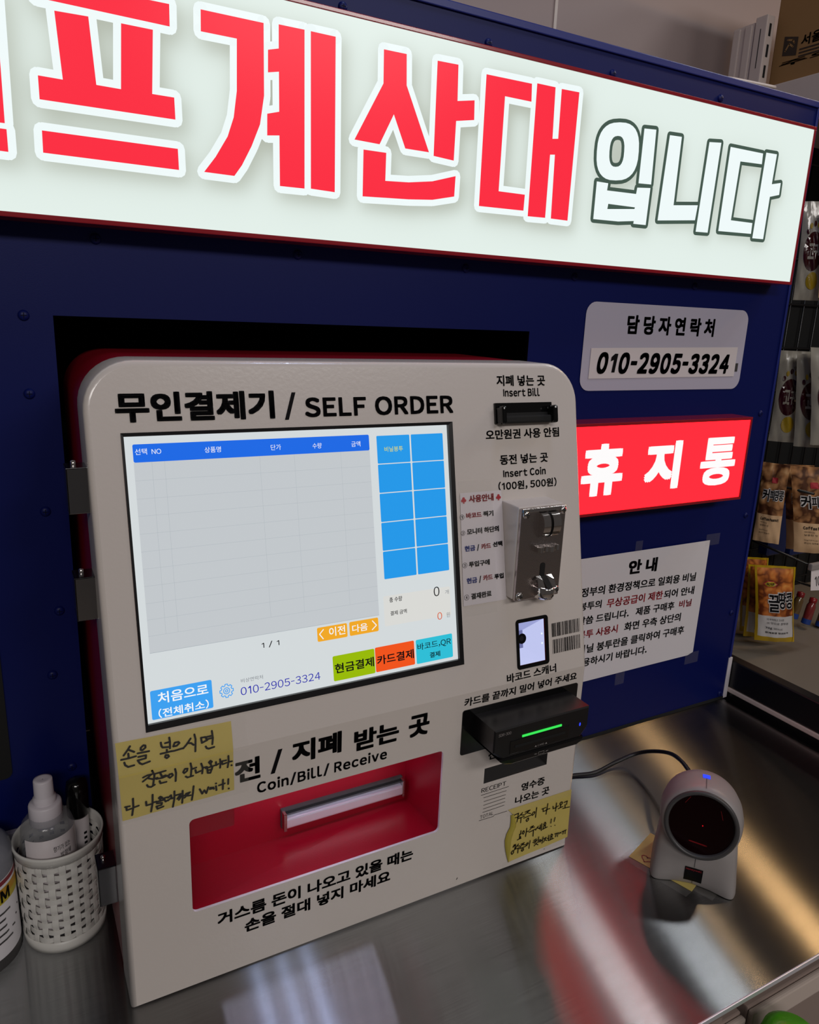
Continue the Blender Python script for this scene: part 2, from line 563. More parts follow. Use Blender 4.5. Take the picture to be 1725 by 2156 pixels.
GEAR = (0.1041, 0.3174, 0.0065)
TABLE_X = (0.0386, 0.0533, 0.0642, 0.1522, 0.1869, 0.2361) ; TABLE_V = (0.5215, 0.5052, 0.4898, 0.4738, 0.4579, 0.4423, 0.4266, 0.4109, 0.396, 0.381)
PAGE_LINE = (0.0378, 0.3654, 0.2692, 0.3656)
CHEV = [(0.2053, 0.3601, 0.201, 0.356, 0.2046, 0.3508), (0.2601, 0.3605, 0.2645, 0.3552, 0.2595, 0.3512)]
SCREEN_OUT = (0.0284, 0.2951, 0.3672, 0.5638)
SCREEN_IN = (0.0308, 0.3013, 0.3622, 0.5606)
GUIDE_TEXT = [
  ('사용안내', 'red', 0.04, (0.3831, 0.4742, 0.4159, 0.4825)),
  ('♣', 'red', 0.01, (0.4191, 0.4737, 0.4261, 0.4814)),
  ('바코드', 'red', 0.04, (0.3786, 0.4571, 0.3989, 0.4633)),
  ('찍기', 'black', 0.04, (0.401, 0.4571, 0.4147, 0.4634)),
  ('모니터 하단의', 'black', 0.04, (0.3786, 0.4389, 0.4213, 0.4456)),
  ('현금', 'blue', 0.04, (0.3746, 0.4207, 0.3884, 0.4271)),
  ('/', 'black', 0.04, (0.3906, 0.42, 0.3938, 0.4272)),
  ('카드', 'red', 0.04, (0.3964, 0.421, 0.4095, 0.4272)),
  ('선택', 'black', 0.04, (0.4122, 0.4218, 0.4251, 0.4278)),
  ('투입구에', 'black', 0.04, (0.3791, 0.4026, 0.4069, 0.409)),
  ('현금', 'blue', 0.04, (0.3752, 0.3846, 0.389, 0.3911)),
  ('/', 'black', 0.04, (0.3914, 0.3838, 0.3946, 0.3916)),
  ('카드', 'red', 0.04, (0.3971, 0.3853, 0.41, 0.3917)),
  ('투입', 'black', 0.04, (0.4123, 0.385, 0.425, 0.3911)),
  ('결재완료', 'black', 0.04, (0.3801, 0.3664, 0.4074, 0.3733)),
  ('②', 'black', 0.0, (0.3708, 0.4386, 0.3762, 0.4445)),
  ('③', 'black', 0.0, (0.3707, 0.4023, 0.3769, 0.4091)),
  ('④', 'black', 0.0, (0.371, 0.3661, 0.3774, 0.3732)),
  ('①', 'black', 0.0, (0.3702, 0.4559, 0.376, 0.4623)),
  ('♣', 'red', 0.01, (0.3727, 0.4736, 0.3798, 0.4815)),
]
WALL_TEXT = [
  ('담 당 자 연 락 처', 'sticker', 0.038, 0, (0.733, 0.6544, 0.9133, 0.6813)),
  ('010-2905-3324', 'sticker', 0.05, 0.16, (0.6833, 0.5981, 0.9569, 0.629)),
  ('휴', 'bin', 0.045, 0, (0.6402, 0.4297, 0.7174, 0.505)),
  ('지', 'bin', 0.05, 0, (0.7605, 0.4299, 0.8336, 0.5037)),
  ('통', 'bin', 0.034, 0, (0.8774, 0.4282, 0.9564, 0.5046)),
]
NOTICE_TEXT = [
  ('안 내', 'black', 0.045, (0.7922, 0.2824, 0.8547, 0.3069)),
  ('정부의 환경정책으로 일회용 비닐', 'black', 0.024, (0.6984, 0.2576, 0.9508, 0.2729)),
  ('봉투의', 'black', 0.024, (0.698, 0.2352, 0.7433, 0.2488)),
  ('무상공급이 제한', 'red', 0.024, (0.7546, 0.2318, 0.8777, 0.247)),
  ('되어 안내', 'black', 0.024, (0.8806, 0.2287, 0.9517, 0.2436)),
  ('말씀 드립니다.', 'black', 0.024, (0.6979, 0.2109, 0.8051, 0.225)),
  ('제품 구매후', 'black', 0.024, (0.8204, 0.2074, 0.9087, 0.2224)),
  ('비닐', 'red', 0.024, (0.9201, 0.2059, 0.9498, 0.2193)),
  ('봉투 사용시', 'red', 0.024, (0.7008, 0.1868, 0.7843, 0.201)),
  ('화면 우측 상단의', 'black', 0.024, (0.7989, 0.184, 0.9284, 0.1994)),
  ('비닐 봉투란을 클릭하여 구매후', 'black', 0.024, (0.7041, 0.1607, 0.9415, 0.1761)),
  ('사용하시기 바랍니다.', 'black', 0.024, (0.6988, 0.1382, 0.8569, 0.1527)),
]
SIGN_RED = [
   [(-0.0113, 0.9283), (0.1038, 0.9301), (0.1035, 0.9121), (-0.0054, 0.9128)] ,
   [(0.008, 0.9057), (0.0348, 0.9066), (0.038, 0.8538), (0.0586, 0.8537), (0.0616, 0.9066), (0.0886, 0.9067), (0.0856, 0.8541), (0.1052, 0.8542), (0.1056, 0.8356), (-0.0087, 0.835), (-0.0086, 0.8536), (0.0109, 0.8535)] ,
   [(-0.0088, 0.8105), (0.1068, 0.8107), (0.1072, 0.7923), (-0.0092, 0.7926)] ,
   [(-0.0474, 0.9127), (-0.0357, 0.9126), (-0.0372, 0.8121), (-0.0515, 0.8119)] ,
   [(-0.0519, 0.8076), (-0.0363, 0.8076), (-0.0364, 0.7897), (-0.0535, 0.7899)] ,
   [(0.1319, 0.9316), (0.1915, 0.9321), (0.1913, 0.8693), (0.1869, 0.8431), (0.1782, 0.8225), (0.1682, 0.8039), (0.1604, 0.7932), (0.1309, 0.7934), (0.1424, 0.8083), (0.1545, 0.8279), (0.1608, 0.8457), (0.1643, 0.8692), (0.1652, 0.9139), (0.1315, 0.9136)] ,
   [(0.2065, 0.9339), (0.2329, 0.9343), (0.2334, 0.7895), (0.207, 0.7891), (0.2067, 0.8359), (0.1941, 0.8342), (0.1943, 0.8538), (0.2066, 0.8574), (0.2065, 0.8929), (0.1954, 0.8904), (0.1956, 0.9101), (0.2064, 0.9131)] ,
   [(0.2394, 0.9343), (0.2659, 0.9344), (0.267, 0.7896), (0.2403, 0.7902)] ,
   [(0.3199, 0.933), (0.3467, 0.9334), (0.3479, 0.9039), (0.3785, 0.8424), (0.3488, 0.8424), (0.3337, 0.8738), (0.3178, 0.8425), (0.2885, 0.8432), (0.3204, 0.9012)] ,
   [(0.3844, 0.9338), (0.4108, 0.9345), (0.4119, 0.8988), (0.4341, 0.9029), (0.435, 0.883), (0.4114, 0.8786), (0.4108, 0.8379), (0.3845, 0.8395)] ,
   [(0.2991, 0.835), (0.326, 0.8352), (0.3258, 0.8073), (0.3544, 0.809), (0.3843, 0.8134), (0.4143, 0.8222), (0.4138, 0.8006), (0.3854, 0.7942), (0.3552, 0.7916), (0.2992, 0.7889)] ,
   [(0.4479, 0.9314), (0.5111, 0.9322), (0.5122, 0.9135), (0.4747, 0.9134), (0.4743, 0.8127), (0.5124, 0.8129), (0.512, 0.7949), (0.448, 0.7939)] ,
   [(0.5185, 0.9339), (0.5455, 0.9341), (0.547, 0.8788), (0.5555, 0.88), (0.5548, 0.9338), (0.5817, 0.9345), (0.5805, 0.7898), (0.5542, 0.7899), (0.5525, 0.862), (0.5453, 0.8611), (0.5454, 0.7899), (0.5189, 0.7893)] ,
]
SIGN_WHITE = [
   ([(0.6866, 0.8829), (0.6866, 0.8731), (0.6853, 0.8663), (0.683, 0.8605), (0.6796, 0.8556), (0.6751, 0.8516), (0.6696, 0.8484), (0.6628, 0.8461), (0.6528, 0.8445), (0.6429, 0.8439), (0.6361, 0.8446), (0.6306, 0.8465), (0.626, 0.8494), (0.6224, 0.8533), (0.6197, 0.8583), (0.618, 0.8646), (0.6172, 0.874), (0.6174, 0.8834), (0.6186, 0.8899), (0.6209, 0.8955), (0.6242, 0.9002), (0.6284, 0.9041), (0.6337, 0.9073), (0.6402, 0.9096), (0.6499, 0.9115), (0.6597, 0.9124), (0.6665, 0.9119), (0.6721, 0.9103), (0.6769, 0.9076), (0.6807, 0.9037), (0.6836, 0.8987), (0.6855, 0.8924)], [(0.662, 0.8797), (0.662, 0.8733), (0.6612, 0.869), (0.6598, 0.8656), (0.6577, 0.863), (0.6548, 0.8612), (0.6505, 0.8602), (0.6462, 0.8601), (0.6433, 0.8612), (0.641, 0.8633), (0.6393, 0.8663), (0.6382, 0.8703), (0.6376, 0.8766), (0.6377, 0.8829), (0.6385, 0.8871), (0.6399, 0.8905), (0.642, 0.8931), (0.6447, 0.8948), (0.649, 0.8959), (0.6533, 0.896), (0.6562, 0.895), (0.6585, 0.893), (0.6602, 0.89), (0.6614, 0.886)]) ,
   ([(0.6921, 0.9104), (0.7128, 0.9119), (0.7144, 0.8465), (0.6921, 0.8455)],) ,
   ([(0.6218, 0.8399), (0.6408, 0.8398), (0.64, 0.8313), (0.6899, 0.8323), (0.6908, 0.8401), (0.7139, 0.8421), (0.7128, 0.7963), (0.6906, 0.7959), (0.6909, 0.7994), (0.6641, 0.7964), (0.6218, 0.7955)], [(0.6442, 0.8158), (0.6904, 0.8161), (0.6899, 0.814), (0.6435, 0.8095)]) ,
   ([(0.7378, 0.9089), (0.7596, 0.9098), (0.7594, 0.8255), (0.8053, 0.83), (0.8035, 0.8105), (0.7333, 0.8039)],) ,
   ([(0.8122, 0.9105), (0.8352, 0.9127), (0.8315, 0.7967), (0.8077, 0.796)],) ,
   ([(0.8545, 0.9101), (0.9224, 0.9103), (0.9231, 0.8963), (0.878, 0.8945), (0.8753, 0.817), (0.9212, 0.8173), (0.9215, 0.8026), (0.8525, 0.8007)],) ,
   ([(0.9289, 0.9123), (0.9521, 0.913), (0.9507, 0.8729), (0.9698, 0.8767), (0.9702, 0.8605), (0.9506, 0.8559), (0.9497, 0.7975), (0.9258, 0.7969)],) ,
]
HAND_A = [[(0.0138, 0.2866), (0.0118, 0.2839), (0.008, 0.2795)], [(0.0122, 0.2838), (0.0169, 0.2807)], [(0.0119, 0.2803), (0.012, 0.2763)], [(0.0057, 0.2761), (0.0124, 0.276), (0.018, 0.2764)], [(0.008, 0.273), (0.0085, 0.2705), (0.0109, 0.2683), (0.0159, 0.2686)], [(0.0251, 0.2848), (0.0228, 0.2831), (0.0225, 0.2813), (0.0239, 0.2805), (0.0267, 0.2823), (0.0267, 0.2842), (0.0251, 0.2848)], [(0.0198, 0.2786), (0.0295, 0.2783)], [(0.0201, 0.2752), (0.0266, 0.2752), (0.0262, 0.2725), (0.0193, 0.2722), (0.0209, 0.2691), (0.0229, 0.2677), (0.0294, 0.2688)], [(0.0401, 0.2837), (0.0405, 0.2802), (0.0414, 0.2788), (0.0461, 0.2781)], [(0.0438, 0.2823), (0.0477, 0.2825)], [(0.0478, 0.2866), (0.0481, 0.2824), (0.0477, 0.2766)], [(0.0448, 0.2759), (0.0449, 0.2741)], [(0.0391, 0.2734), (0.0449, 0.2734), (0.0487, 0.2736)], [(0.0434, 0.2712), (0.0428, 0.2695), (0.0442, 0.2681), (0.0462, 0.2692), (0.0455, 0.2707), (0.0434, 0.2712)], [(0.0227, 0.2552), (0.0263, 0.2564), (0.0301, 0.2564), (0.0266, 0.2538), (0.0223, 0.2511)], [(0.027, 0.2532), (0.0307, 0.2512)], [(0.0307, 0.26), (0.0325, 0.2546), (0.0308, 0.2445)], [(0.0324, 0.2512), (0.0349, 0.2514)], [(0.0256, 0.2466), (0.0266, 0.2445), (0.0291, 0.2435), (0.0323, 0.2449)], [(0.033, 0.256), (0.0424, 0.2566)], [(0.0375, 0.2558), (0.039, 0.2515), (0.0422, 0.2519)], [(0.034, 0.2504), (0.0396, 0.2501), (0.0439, 0.2511)], [(0.0367, 0.2476), (0.0374, 0.2449), (0.0426, 0.2449)], [(0.0457, 0.2519), (0.0445, 0.2497), (0.046, 0.2482), (0.0486, 0.25), (0.0478, 0.252), (0.0457, 0.2519)], [(0.006, 0.2296), (0.0099, 0.2293)], [(0.007, 0.229), (0.0072, 0.2259), (0.0112, 0.2264)], [(0.013, 0.2362), (0.0129, 0.2276), (0.0115, 0.2194)], [(0.0129, 0.2269), (0.0175, 0.2275)], [(0.024, 0.2296), (0.0242, 0.2256), (0.0287, 0.2258)], [(0.03, 0.2351), (0.0296, 0.2265), (0.0279, 0.218)], [(0.0296, 0.2268), (0.033, 0.227)], [(0.0366, 0.2311), (0.0353, 0.2302), (0.0365, 0.2283), (0.0381, 0.2298), (0.0366, 0.2311)], [(0.0365, 0.2283), (0.0366, 0.2264)], [(0.0326, 0.2266), (0.039, 0.2267)], [(0.0333, 0.2249), (0.0378, 0.2242), (0.0373, 0.2221), (0.0328, 0.2219), (0.0337, 0.219), (0.0389, 0.22)], [(0.0387, 0.2284), (0.043, 0.2286)], [(0.0399, 0.2275), (0.0411, 0.2245), (0.0433, 0.2254)], [(0.0434, 0.2279), (0.0461, 0.2297), (0.0464, 0.227), (0.0433, 0.2249)], [(0.0493, 0.2329), (0.049, 0.2252), (0.0473, 0.2169)], [(0.0464, 0.226), (0.049, 0.2262)], [(0.0507, 0.2778), (0.0523, 0.2808), (0.0555, 0.2807), (0.0563, 0.2794), (0.0538, 0.2775), (0.0509, 0.2775)], [(0.0486, 0.2735), (0.0513, 0.2733), (0.059, 0.2739)], [(0.0665, 0.2813), (0.0624, 0.2764), (0.0592, 0.2736)], [(0.0634, 0.2776), (0.0666, 0.2769), (0.0688, 0.2747)], [(0.0702, 0.2843), (0.0709, 0.2797), (0.0699, 0.2683)], [(0.0759, 0.2798), (0.0764, 0.2748), (0.0815, 0.2763), (0.0799, 0.2796), (0.0759, 0.2798)], [(0.0798, 0.2793), (0.085, 0.2794)], [(0.0806, 0.277), (0.0853, 0.2773)], [(0.0863, 0.284), (0.0867, 0.277), (0.0858, 0.2713)], [(0.0796, 0.2706), (0.0804, 0.2687), (0.0823, 0.2678), (0.0873, 0.2683)], [(0.0508, 0.2561), (0.0515, 0.2517), (0.0508, 0.2433)], [(0.0596, 0.2537), (0.0579, 0.2509), (0.0588, 0.2493), (0.0614, 0.251), (0.0619, 0.2533), (0.0596, 0.2537)], [(0.0648, 0.2581), (0.0656, 0.2531), (0.0646, 0.2442)], [(0.0655, 0.2515), (0.0698, 0.2522)], [(0.06, 0.2455), (0.0616, 0.244), (0.0667, 0.2444)], [(0.069, 0.2499), (0.0696, 0.2465), (0.0738, 0.2475)], [(0.0745, 0.2551), (0.0758, 0.2502), (0.0751, 0.2444)], [(0.0758, 0.2502), (0.0796, 0.2502)], [(0.083, 0.2558), (0.0816, 0.2545), (0.0829, 0.2525), (0.0844, 0.2543), (0.083, 0.2558)], [(0.0832, 0.2525), (0.0838, 0.2496)], [(0.0786, 0.2489), (0.0838, 0.2493), (0.0867, 0.2496)], [(0.08, 0.2474), (0.0803, 0.2435), (0.0827, 0.2428), (0.0847, 0.2482)], [(0.0804, 0.2462), (0.0842, 0.2462)], [(0.0882, 0.253), (0.0883, 0.2494), (0.0905, 0.2504)], [(0.0921, 0.2549), (0.0924, 0.2499), (0.0919, 0.2457)], [(0.0935, 0.2523), (0.0978, 0.2522)], [(0.0939, 0.2511), (0.0943, 0.2488), (0.0982, 0.2494)], [(0.1001, 0.2563), (0.1002, 0.2505), (0.0991, 0.2442)], [(0.1002, 0.2499), (0.1033, 0.2496)], [(0.1028, 0.2457), (0.103, 0.2452)], [(0.0504, 0.2283), (0.055, 0.2285), (0.0516, 0.2241)], [(0.0526, 0.2255), (0.0554, 0.2263), (0.053, 0.2226)], [(0.0567, 0.2313), (0.0565, 0.2254), (0.0558, 0.2185)], [(0.0565, 0.2254), (0.0591, 0.2259)], [(0.0596, 0.2272), (0.0633, 0.2277), (0.0581, 0.2233)], [(0.0609, 0.2246), (0.0637, 0.2243)], [(0.0668, 0.2332), (0.0659, 0.2258), (0.0647, 0.219)], [(0.0723, 0.2283), (0.0745, 0.2227), (0.0765, 0.2259), (0.0783, 0.2221), (0.0804, 0.2281)], [(0.0851, 0.2261), (0.0822, 0.227), (0.0817, 0.2255), (0.0836, 0.2254), (0.0849, 0.2265), (0.0855, 0.2246)], [(0.0875, 0.2271), (0.0879, 0.2225)], [(0.0876, 0.2301), (0.0878, 0.2298)], [(0.0944, 0.2322), (0.094, 0.2218)], [(0.0904, 0.227), (0.096, 0.2276)], [(0.0995, 0.2313), (0.0992, 0.2259)], [(0.0996, 0.221), (0.0998, 0.2206)]]
HAND_B = [[(0.4484, 0.0782), (0.4564, 0.0792)], [(0.4503, 0.074), (0.456, 0.074)], [(0.4567, 0.0794), (0.4554, 0.067)], [(0.4631, 0.0782), (0.4561, 0.0727)], [(0.4602, 0.0756), (0.4655, 0.0739)], [(0.4569, 0.0713), (0.4663, 0.0718)], [(0.4613, 0.0711), (0.4614, 0.0639)], [(0.467, 0.0776), (0.4746, 0.0782), (0.4667, 0.0741)], [(0.4704, 0.0753), (0.4758, 0.0727)], [(0.4653, 0.0692), (0.4773, 0.0701)], [(0.4719, 0.067), (0.4696, 0.0648), (0.4711, 0.0625), (0.4735, 0.0641), (0.4731, 0.0672), (0.4719, 0.067)], [(0.4802, 0.0734), (0.4779, 0.0705), (0.4794, 0.0688), (0.4824, 0.0709), (0.4822, 0.0734), (0.4802, 0.0734)], [(0.4848, 0.0785), (0.4844, 0.0642)], [(0.4935, 0.0734), (0.4997, 0.0738)], [(0.4956, 0.0727), (0.496, 0.069), (0.5022, 0.0694)], [(0.5024, 0.0787), (0.5012, 0.0634)], [(0.5014, 0.0703), (0.5064, 0.0702)], [(0.5115, 0.072), (0.5122, 0.0681), (0.5169, 0.0684)], [(0.5168, 0.0752), (0.5165, 0.0631)], [(0.5165, 0.0686), (0.5204, 0.0698)], [(0.5243, 0.0741), (0.5225, 0.0722), (0.5241, 0.0695), (0.5266, 0.0715), (0.526, 0.0739), (0.5243, 0.0741)], [(0.5241, 0.0695), (0.5241, 0.0668)], [(0.5206, 0.0654), (0.5279, 0.0665)], [(0.5293, 0.0719), (0.5346, 0.0727), (0.5339, 0.0674)], [(0.5317, 0.0681), (0.5319, 0.0637)], [(0.5283, 0.0633), (0.5393, 0.0623)], [(0.511, 0.0532), (0.5106, 0.0471)], [(0.5114, 0.0423), (0.5118, 0.0419)], [(0.5169, 0.0537), (0.5159, 0.0479)], [(0.5178, 0.0417), (0.5182, 0.0414)], [(0.4665, 0.0501), (0.4655, 0.0474), (0.467, 0.0454), (0.4687, 0.0476), (0.4678, 0.0503), (0.4665, 0.0501)], [(0.4721, 0.0525), (0.4713, 0.0406)], [(0.472, 0.0471), (0.4759, 0.047)], [(0.4632, 0.0519), (0.463, 0.0477)], [(0.4611, 0.0471), (0.4637, 0.0469)], [(0.4618, 0.0463), (0.4618, 0.0402)], [(0.4634, 0.0433), (0.4634, 0.0403)], [(0.4586, 0.0398), (0.4643, 0.0406)], [(0.4779, 0.0518), (0.4824, 0.0527), (0.477, 0.0485)], [(0.48, 0.0505), (0.4843, 0.0503)], [(0.4764, 0.045), (0.4863, 0.0466)], [(0.4831, 0.0458), (0.4834, 0.0368)], [(0.4905, 0.0494), (0.4865, 0.0447)], [(0.4888, 0.0476), (0.4923, 0.0452)], [(0.4922, 0.0458), (0.4942, 0.0461)], [(0.4937, 0.0502), (0.4938, 0.0435)], [(0.4959, 0.0513), (0.4961, 0.0409)], [(0.5008, 0.0516), (0.4991, 0.0491), (0.5007, 0.0467), (0.5025, 0.0486), (0.5015, 0.0517)], [(0.4994, 0.0465), (0.4991, 0.0429)], [(0.502, 0.0469), (0.5024, 0.0431)], [(0.4979, 0.0421), (0.5054, 0.0433)], [(0.4547, 0.0342), (0.4528, 0.0312)], [(0.4531, 0.0311), (0.4566, 0.0341)], [(0.4568, 0.0328), (0.4555, 0.026)], [(0.4523, 0.0259), (0.4507, 0.0234), (0.4522, 0.0207), (0.4546, 0.0226), (0.4543, 0.0258), (0.4523, 0.0259)], [(0.4612, 0.0331), (0.4566, 0.028)], [(0.4589, 0.0309), (0.4635, 0.0293)], [(0.456, 0.027), (0.465, 0.0269)], [(0.4612, 0.0264), (0.4612, 0.0197)], [(0.4652, 0.0311), (0.4703, 0.0318), (0.4649, 0.0282)], [(0.4679, 0.0296), (0.4713, 0.0284)], [(0.4632, 0.0251), (0.4729, 0.0254)], [(0.4679, 0.0235), (0.4668, 0.0214), (0.4679, 0.0198), (0.4701, 0.0209), (0.4698, 0.0234), (0.4679, 0.0235)], [(0.4744, 0.0292), (0.473, 0.0272), (0.4744, 0.0258), (0.4765, 0.0278), (0.4763, 0.0298), (0.4744, 0.0292)], [(0.4794, 0.0318), (0.4786, 0.0203)], [(0.4844, 0.027), (0.4907, 0.0291), (0.4866, 0.025)], [(0.4854, 0.0297), (0.4892, 0.0309)], [(0.493, 0.0327), (0.4926, 0.0241)], [(0.4905, 0.0249), (0.487, 0.0211)], [(0.4894, 0.0234), (0.4929, 0.0209)], [(0.4949, 0.0277), (0.4945, 0.0247), (0.4966, 0.024), (0.4969, 0.027), (0.4949, 0.0277)], [(0.4977, 0.0255), (0.4997, 0.0257)], [(0.5002, 0.0302), (0.4993, 0.0206)], [(0.5016, 0.0266), (0.5055, 0.0278), (0.5015, 0.0217)], [(0.5038, 0.0246), (0.5067, 0.0224)], [(0.5071, 0.0254), (0.5094, 0.0252)], [(0.5096, 0.0295), (0.5095, 0.0214)], [(0.5139, 0.0299), (0.5126, 0.0273), (0.5145, 0.0254), (0.5158, 0.028), (0.5139, 0.0299)], [(0.5124, 0.0254), (0.5125, 0.0217)], [(0.5152, 0.0251), (0.5152, 0.022)], [(0.5102, 0.0212), (0.5182, 0.0219)], [(0.5192, 0.0281), (0.5257, 0.0278)], [(0.5216, 0.0276), (0.5211, 0.0231)], [(0.5244, 0.0273), (0.5243, 0.0224)], [(0.5266, 0.0256), (0.5284, 0.0275), (0.53, 0.0258)], [(0.5312, 0.0272), (0.5383, 0.028)], [(0.5339, 0.0273), (0.5331, 0.0232)], [(0.537, 0.0272), (0.5369, 0.0225)]]
BAGS = [
  ('honey', (1.343, 0.0939, 0.0295), 0.084, 0.166, -0.532, -0.144),
  ('honey', (1.3621, 0.1368, 0.0176), 0.080, 0.164, -0.532, -0.077),
  ('honey', (1.385, 0.1737, 0.011), 0.062, 0.174, -0.532, -0.141),
  ('coffee', (1.4498, 0.1105, 0.2092), 0.082, 0.186, -0.532, -0.200),
  ('coffee', (1.4856, 0.1608, 0.1971), 0.066, 0.191, -0.532, -0.188),
  ('coffee', (1.3246, 0.1386, 0.2385), 0.051, 0.167, -1.107, -0.021),
  ('sweet', (1.3548, 0.1592, 0.4464), 0.055, 0.184, -0.785, -0.014),
  ('sweet', (1.3722, 0.1133, 0.4424), 0.056, 0.184, -0.644, -0.120),
  ('sweet', (1.3764, 0.0722, 0.452), 0.076, 0.188, -0.532, -0.163),
  ('sweet', (1.2666, 0.098, 0.7245), 0.047, 0.171, -0.644, -0.039),
  ('coffee', (1.2823, 0.0559, 0.7289), 0.055, 0.152, -0.532, -0.106),
]

# ================================================================== SETTING
def simple(name, mb, parent=None, label=None, cat=None, group=None, kind=None):
    o = mb.build(name, parent)
    if label:
        tag(o, label, cat, group)
    if kind:
        o['kind'] = kind
    return o
def struct(name, mb):
    return structure(mb.build(name))

struct('floor', MB().box((-3.0, -4.0, -0.96), (4.0, 1.2, -0.90), 'floor'))
struct('wall_back', MB().box((-3.0, 0.56, -0.90), (4.0, 0.64, 2.6), 'beige')
       .box((0.985, 0.556, 0.3), (0.992, 0.561, 2.6), 'ivory'))

# ------------------------------------------------------------------ partition: navy metal cabinet front with a cut-out
HX0, HX1, HZ1 = -0.0096, 0.5621, 0.6527
PX0, PX1, PZ1 = -0.90, 1.0781, 1.004
part = tag(empty('partition', (0.4, 0.0, 0.0)), 'navy blue painted metal partition with a cut-out holding the white payment machine', 'partition')
mb = MB()
vs, fs = fill([[(PX0, 0.0), (HX0, 0.0), (HX0, HZ1), (HX1, HZ1), (HX1, 0.0), (PX1, 0.0), (PX1, PZ1), (PX0, PZ1)]])
put(mb, vs, fs, lambda x, z: (x, 0.0, z + 0.001), 'blue')
put(mb, vs, fs, lambda x, z: (x, 0.003, z + 0.001), 'blue')
for a, b in (((HX0, 0), (HX0, HZ1)), ((HX0, HZ1), (HX1, HZ1)), ((HX1, HZ1), (HX1, 0))):
    mb.quad((a[0], 0, a[1]), (b[0], 0, b[1]), (b[0], 0.003, b[1]), (a[0], 0.003, a[1]), 'ink')
mb.build('front_sheet', part)
MB().box((PX0, 0.003, 0.998), (PX1, 0.40, 1.004), 'blue').box((PX0, -0.003, 0.9985), (PX1, 0.002, 1.0075), 'blue_edge', 0.0012).build('top_cap', part)
MB().box((PX1 - 0.004, -0.002, 0.085), (PX1 + 0.0012, 0.40, 0.999), 'blue_edge', 0.0008).build('edge_strip', part)
MB().box((PX1 - 0.004, -0.0015, 0.002), (PX1 + 0.006, 0.03, 0.083), 'white_cap', 0.001).build('end_post', part).__setitem__('label', 'white end post')
MB().box((PX0, 0.36, 0.002), (PX1 - 0.006, 0.37, 0.997), 'void').box((HX0 - 0.09, 0.004, 0.002), (HX0 - 0.08, 0.36, 0.997), 'void') \
    .box((HX1 + 0.08, 0.004, 0.002), (HX1 + 0.09, 0.36, 0.997), 'void').box((HX0 - 0.08, 0.004, 0.70), (HX1 + 0.08, 0.36, 0.705), 'void').build('dark_interior', part)
mb = MB()
mb.box((HX1 + 0.005, -0.0012, 0.0005), (PX1 - 0.004, 0.0, 0.006), 'void')  # thin dark strip along the foot of the partition
mb.build('base_dark_strip', part)
# black hatch at the left of the cut-out
mb = MB()
put(mb, *fill([rrect(-0.24, 0.168, -0.085, 0.335, 0.008)]), lambda x, z: (x, -0.0025, z), 'void')
mb.box((-0.238, -0.0045, 0.18), (-0.097, -0.0026, 0.33), 'void', 0.0012)
mb.build('hatch', part).__setitem__('label', 'black hatch')
scr_proto = MB().lathe([(0.0052, 0.0), (0.0050, 0.0012), (0.0038, 0.0026), (0.0018, 0.0032), (0.0004, 0.0033)], 'blue', 14,
                       Matrix.Rotation(math.radians(90), 4, 'X'), cap1=True)
scr_proto.add([(-0.0026, -0.0034, -0.0003), (0.0026, -0.0034, -0.0003), (0.0026, -0.0034, 0.0003), (-0.0026, -0.0034, 0.0003),
               (-0.0003, -0.0034, -0.0026), (0.0003, -0.0034, -0.0026), (0.0003, -0.0034, 0.0026), (-0.0003, -0.0034, 0.0026)], [(0, 1, 2, 3), (4, 5, 6, 7)], 'ink')
screw0 = scr_proto.build('screw', part)
SCREWS = [(-0.035, 0.653), (-0.036, 0.579), (-0.031, 0.46), (-0.026, 0.351), (-0.038, 0.279), (-0.027, 0.164), (0.033, 0.727), (0.239, 0.727), (0.457, 0.7265),
          (0.63, 0.7265), (0.86, 0.7265), (0.288, 0.9755), (0.471, 0.9755), (0.662, 0.976), (0.862, 0.979), (1.054, 0.533), (1.058, 0.356), (1.061, 0.174), (1.064, 0.013)]
for i, (x, z) in enumerate(SCREWS):
    s = screw0 if i == 0 else screw0.copy()
    if i:
        COL.objects.link(s)
    s.location = (x, 0.0, z)

# ------------------------------------------------------------------ steel counter
ctr = tag(empty('counter', (0.2, -0.22, 0.0)), 'brushed stainless steel counter top under the payment machine', 'counter')
mb = MB()
CX0, CX1, CY0, CY1 = -1.2, 1.076, -0.4505, 0.36
nx = 60
top = MB()
top.box((CX0, CY0, -0.004), (CX1, CY1, 0.0), 'steel')
to = top.build('steel_top', ctr)
uv = to.data.uv_layers.new(name='grain')
for lp in to.data.loops:
    c = to.data.vertices[lp.vertex_index].co
    uv.data[lp.index].uv = (c.x, c.y)
MB().box((CX0, CY0 - 0.0016, -0.005), (CX1, CY0 + 0.0004, 0.0009), 'bar_metal', 0.0006).build('front_edge', ctr)
MB().box((CX0, CY0 + 0.012, -0.03), (CX1, CY0 + 0.03, -0.005), 'under').box((CX0, CY0 + 0.012, -0.044), (0.55, CY0 + 0.022, -0.032), 'under') \
    .box((CX0, CY0 + 0.028, -0.88), (CX0 + 0.04, 0.3, -0.006), 'under').box((CX1 - 0.05, CY0 + 0.05, -0.88), (CX1, 0.3, -0.006), 'under').build('under_frame', ctr)

# freezer-like cabinet fronts in front of / below the counter edge
def lower_unit(x0, x1, label):
    t = tag(empty('base_cabinet', ((x0 + x1) / 2, -0.44, -0.90)), label, 'cabinet', 'cabinets below the steel counter')
    MB().box((x0, -0.436, -0.89), (x1, -0.16, -0.045), 'under', 0.002).build('body', t)
    MB().box((x0, -0.4435, -0.075), (x1, -0.4365, -0.047), 'ivory', 0.0025).build('ledge', t)
    return t
lower_unit(0.02, 0.585, 'brown laminate cabinet below the counter, left of the dark gap')
lower_unit(0.596, 1.02, 'brown laminate cabinet below the counter, right of the dark gap')
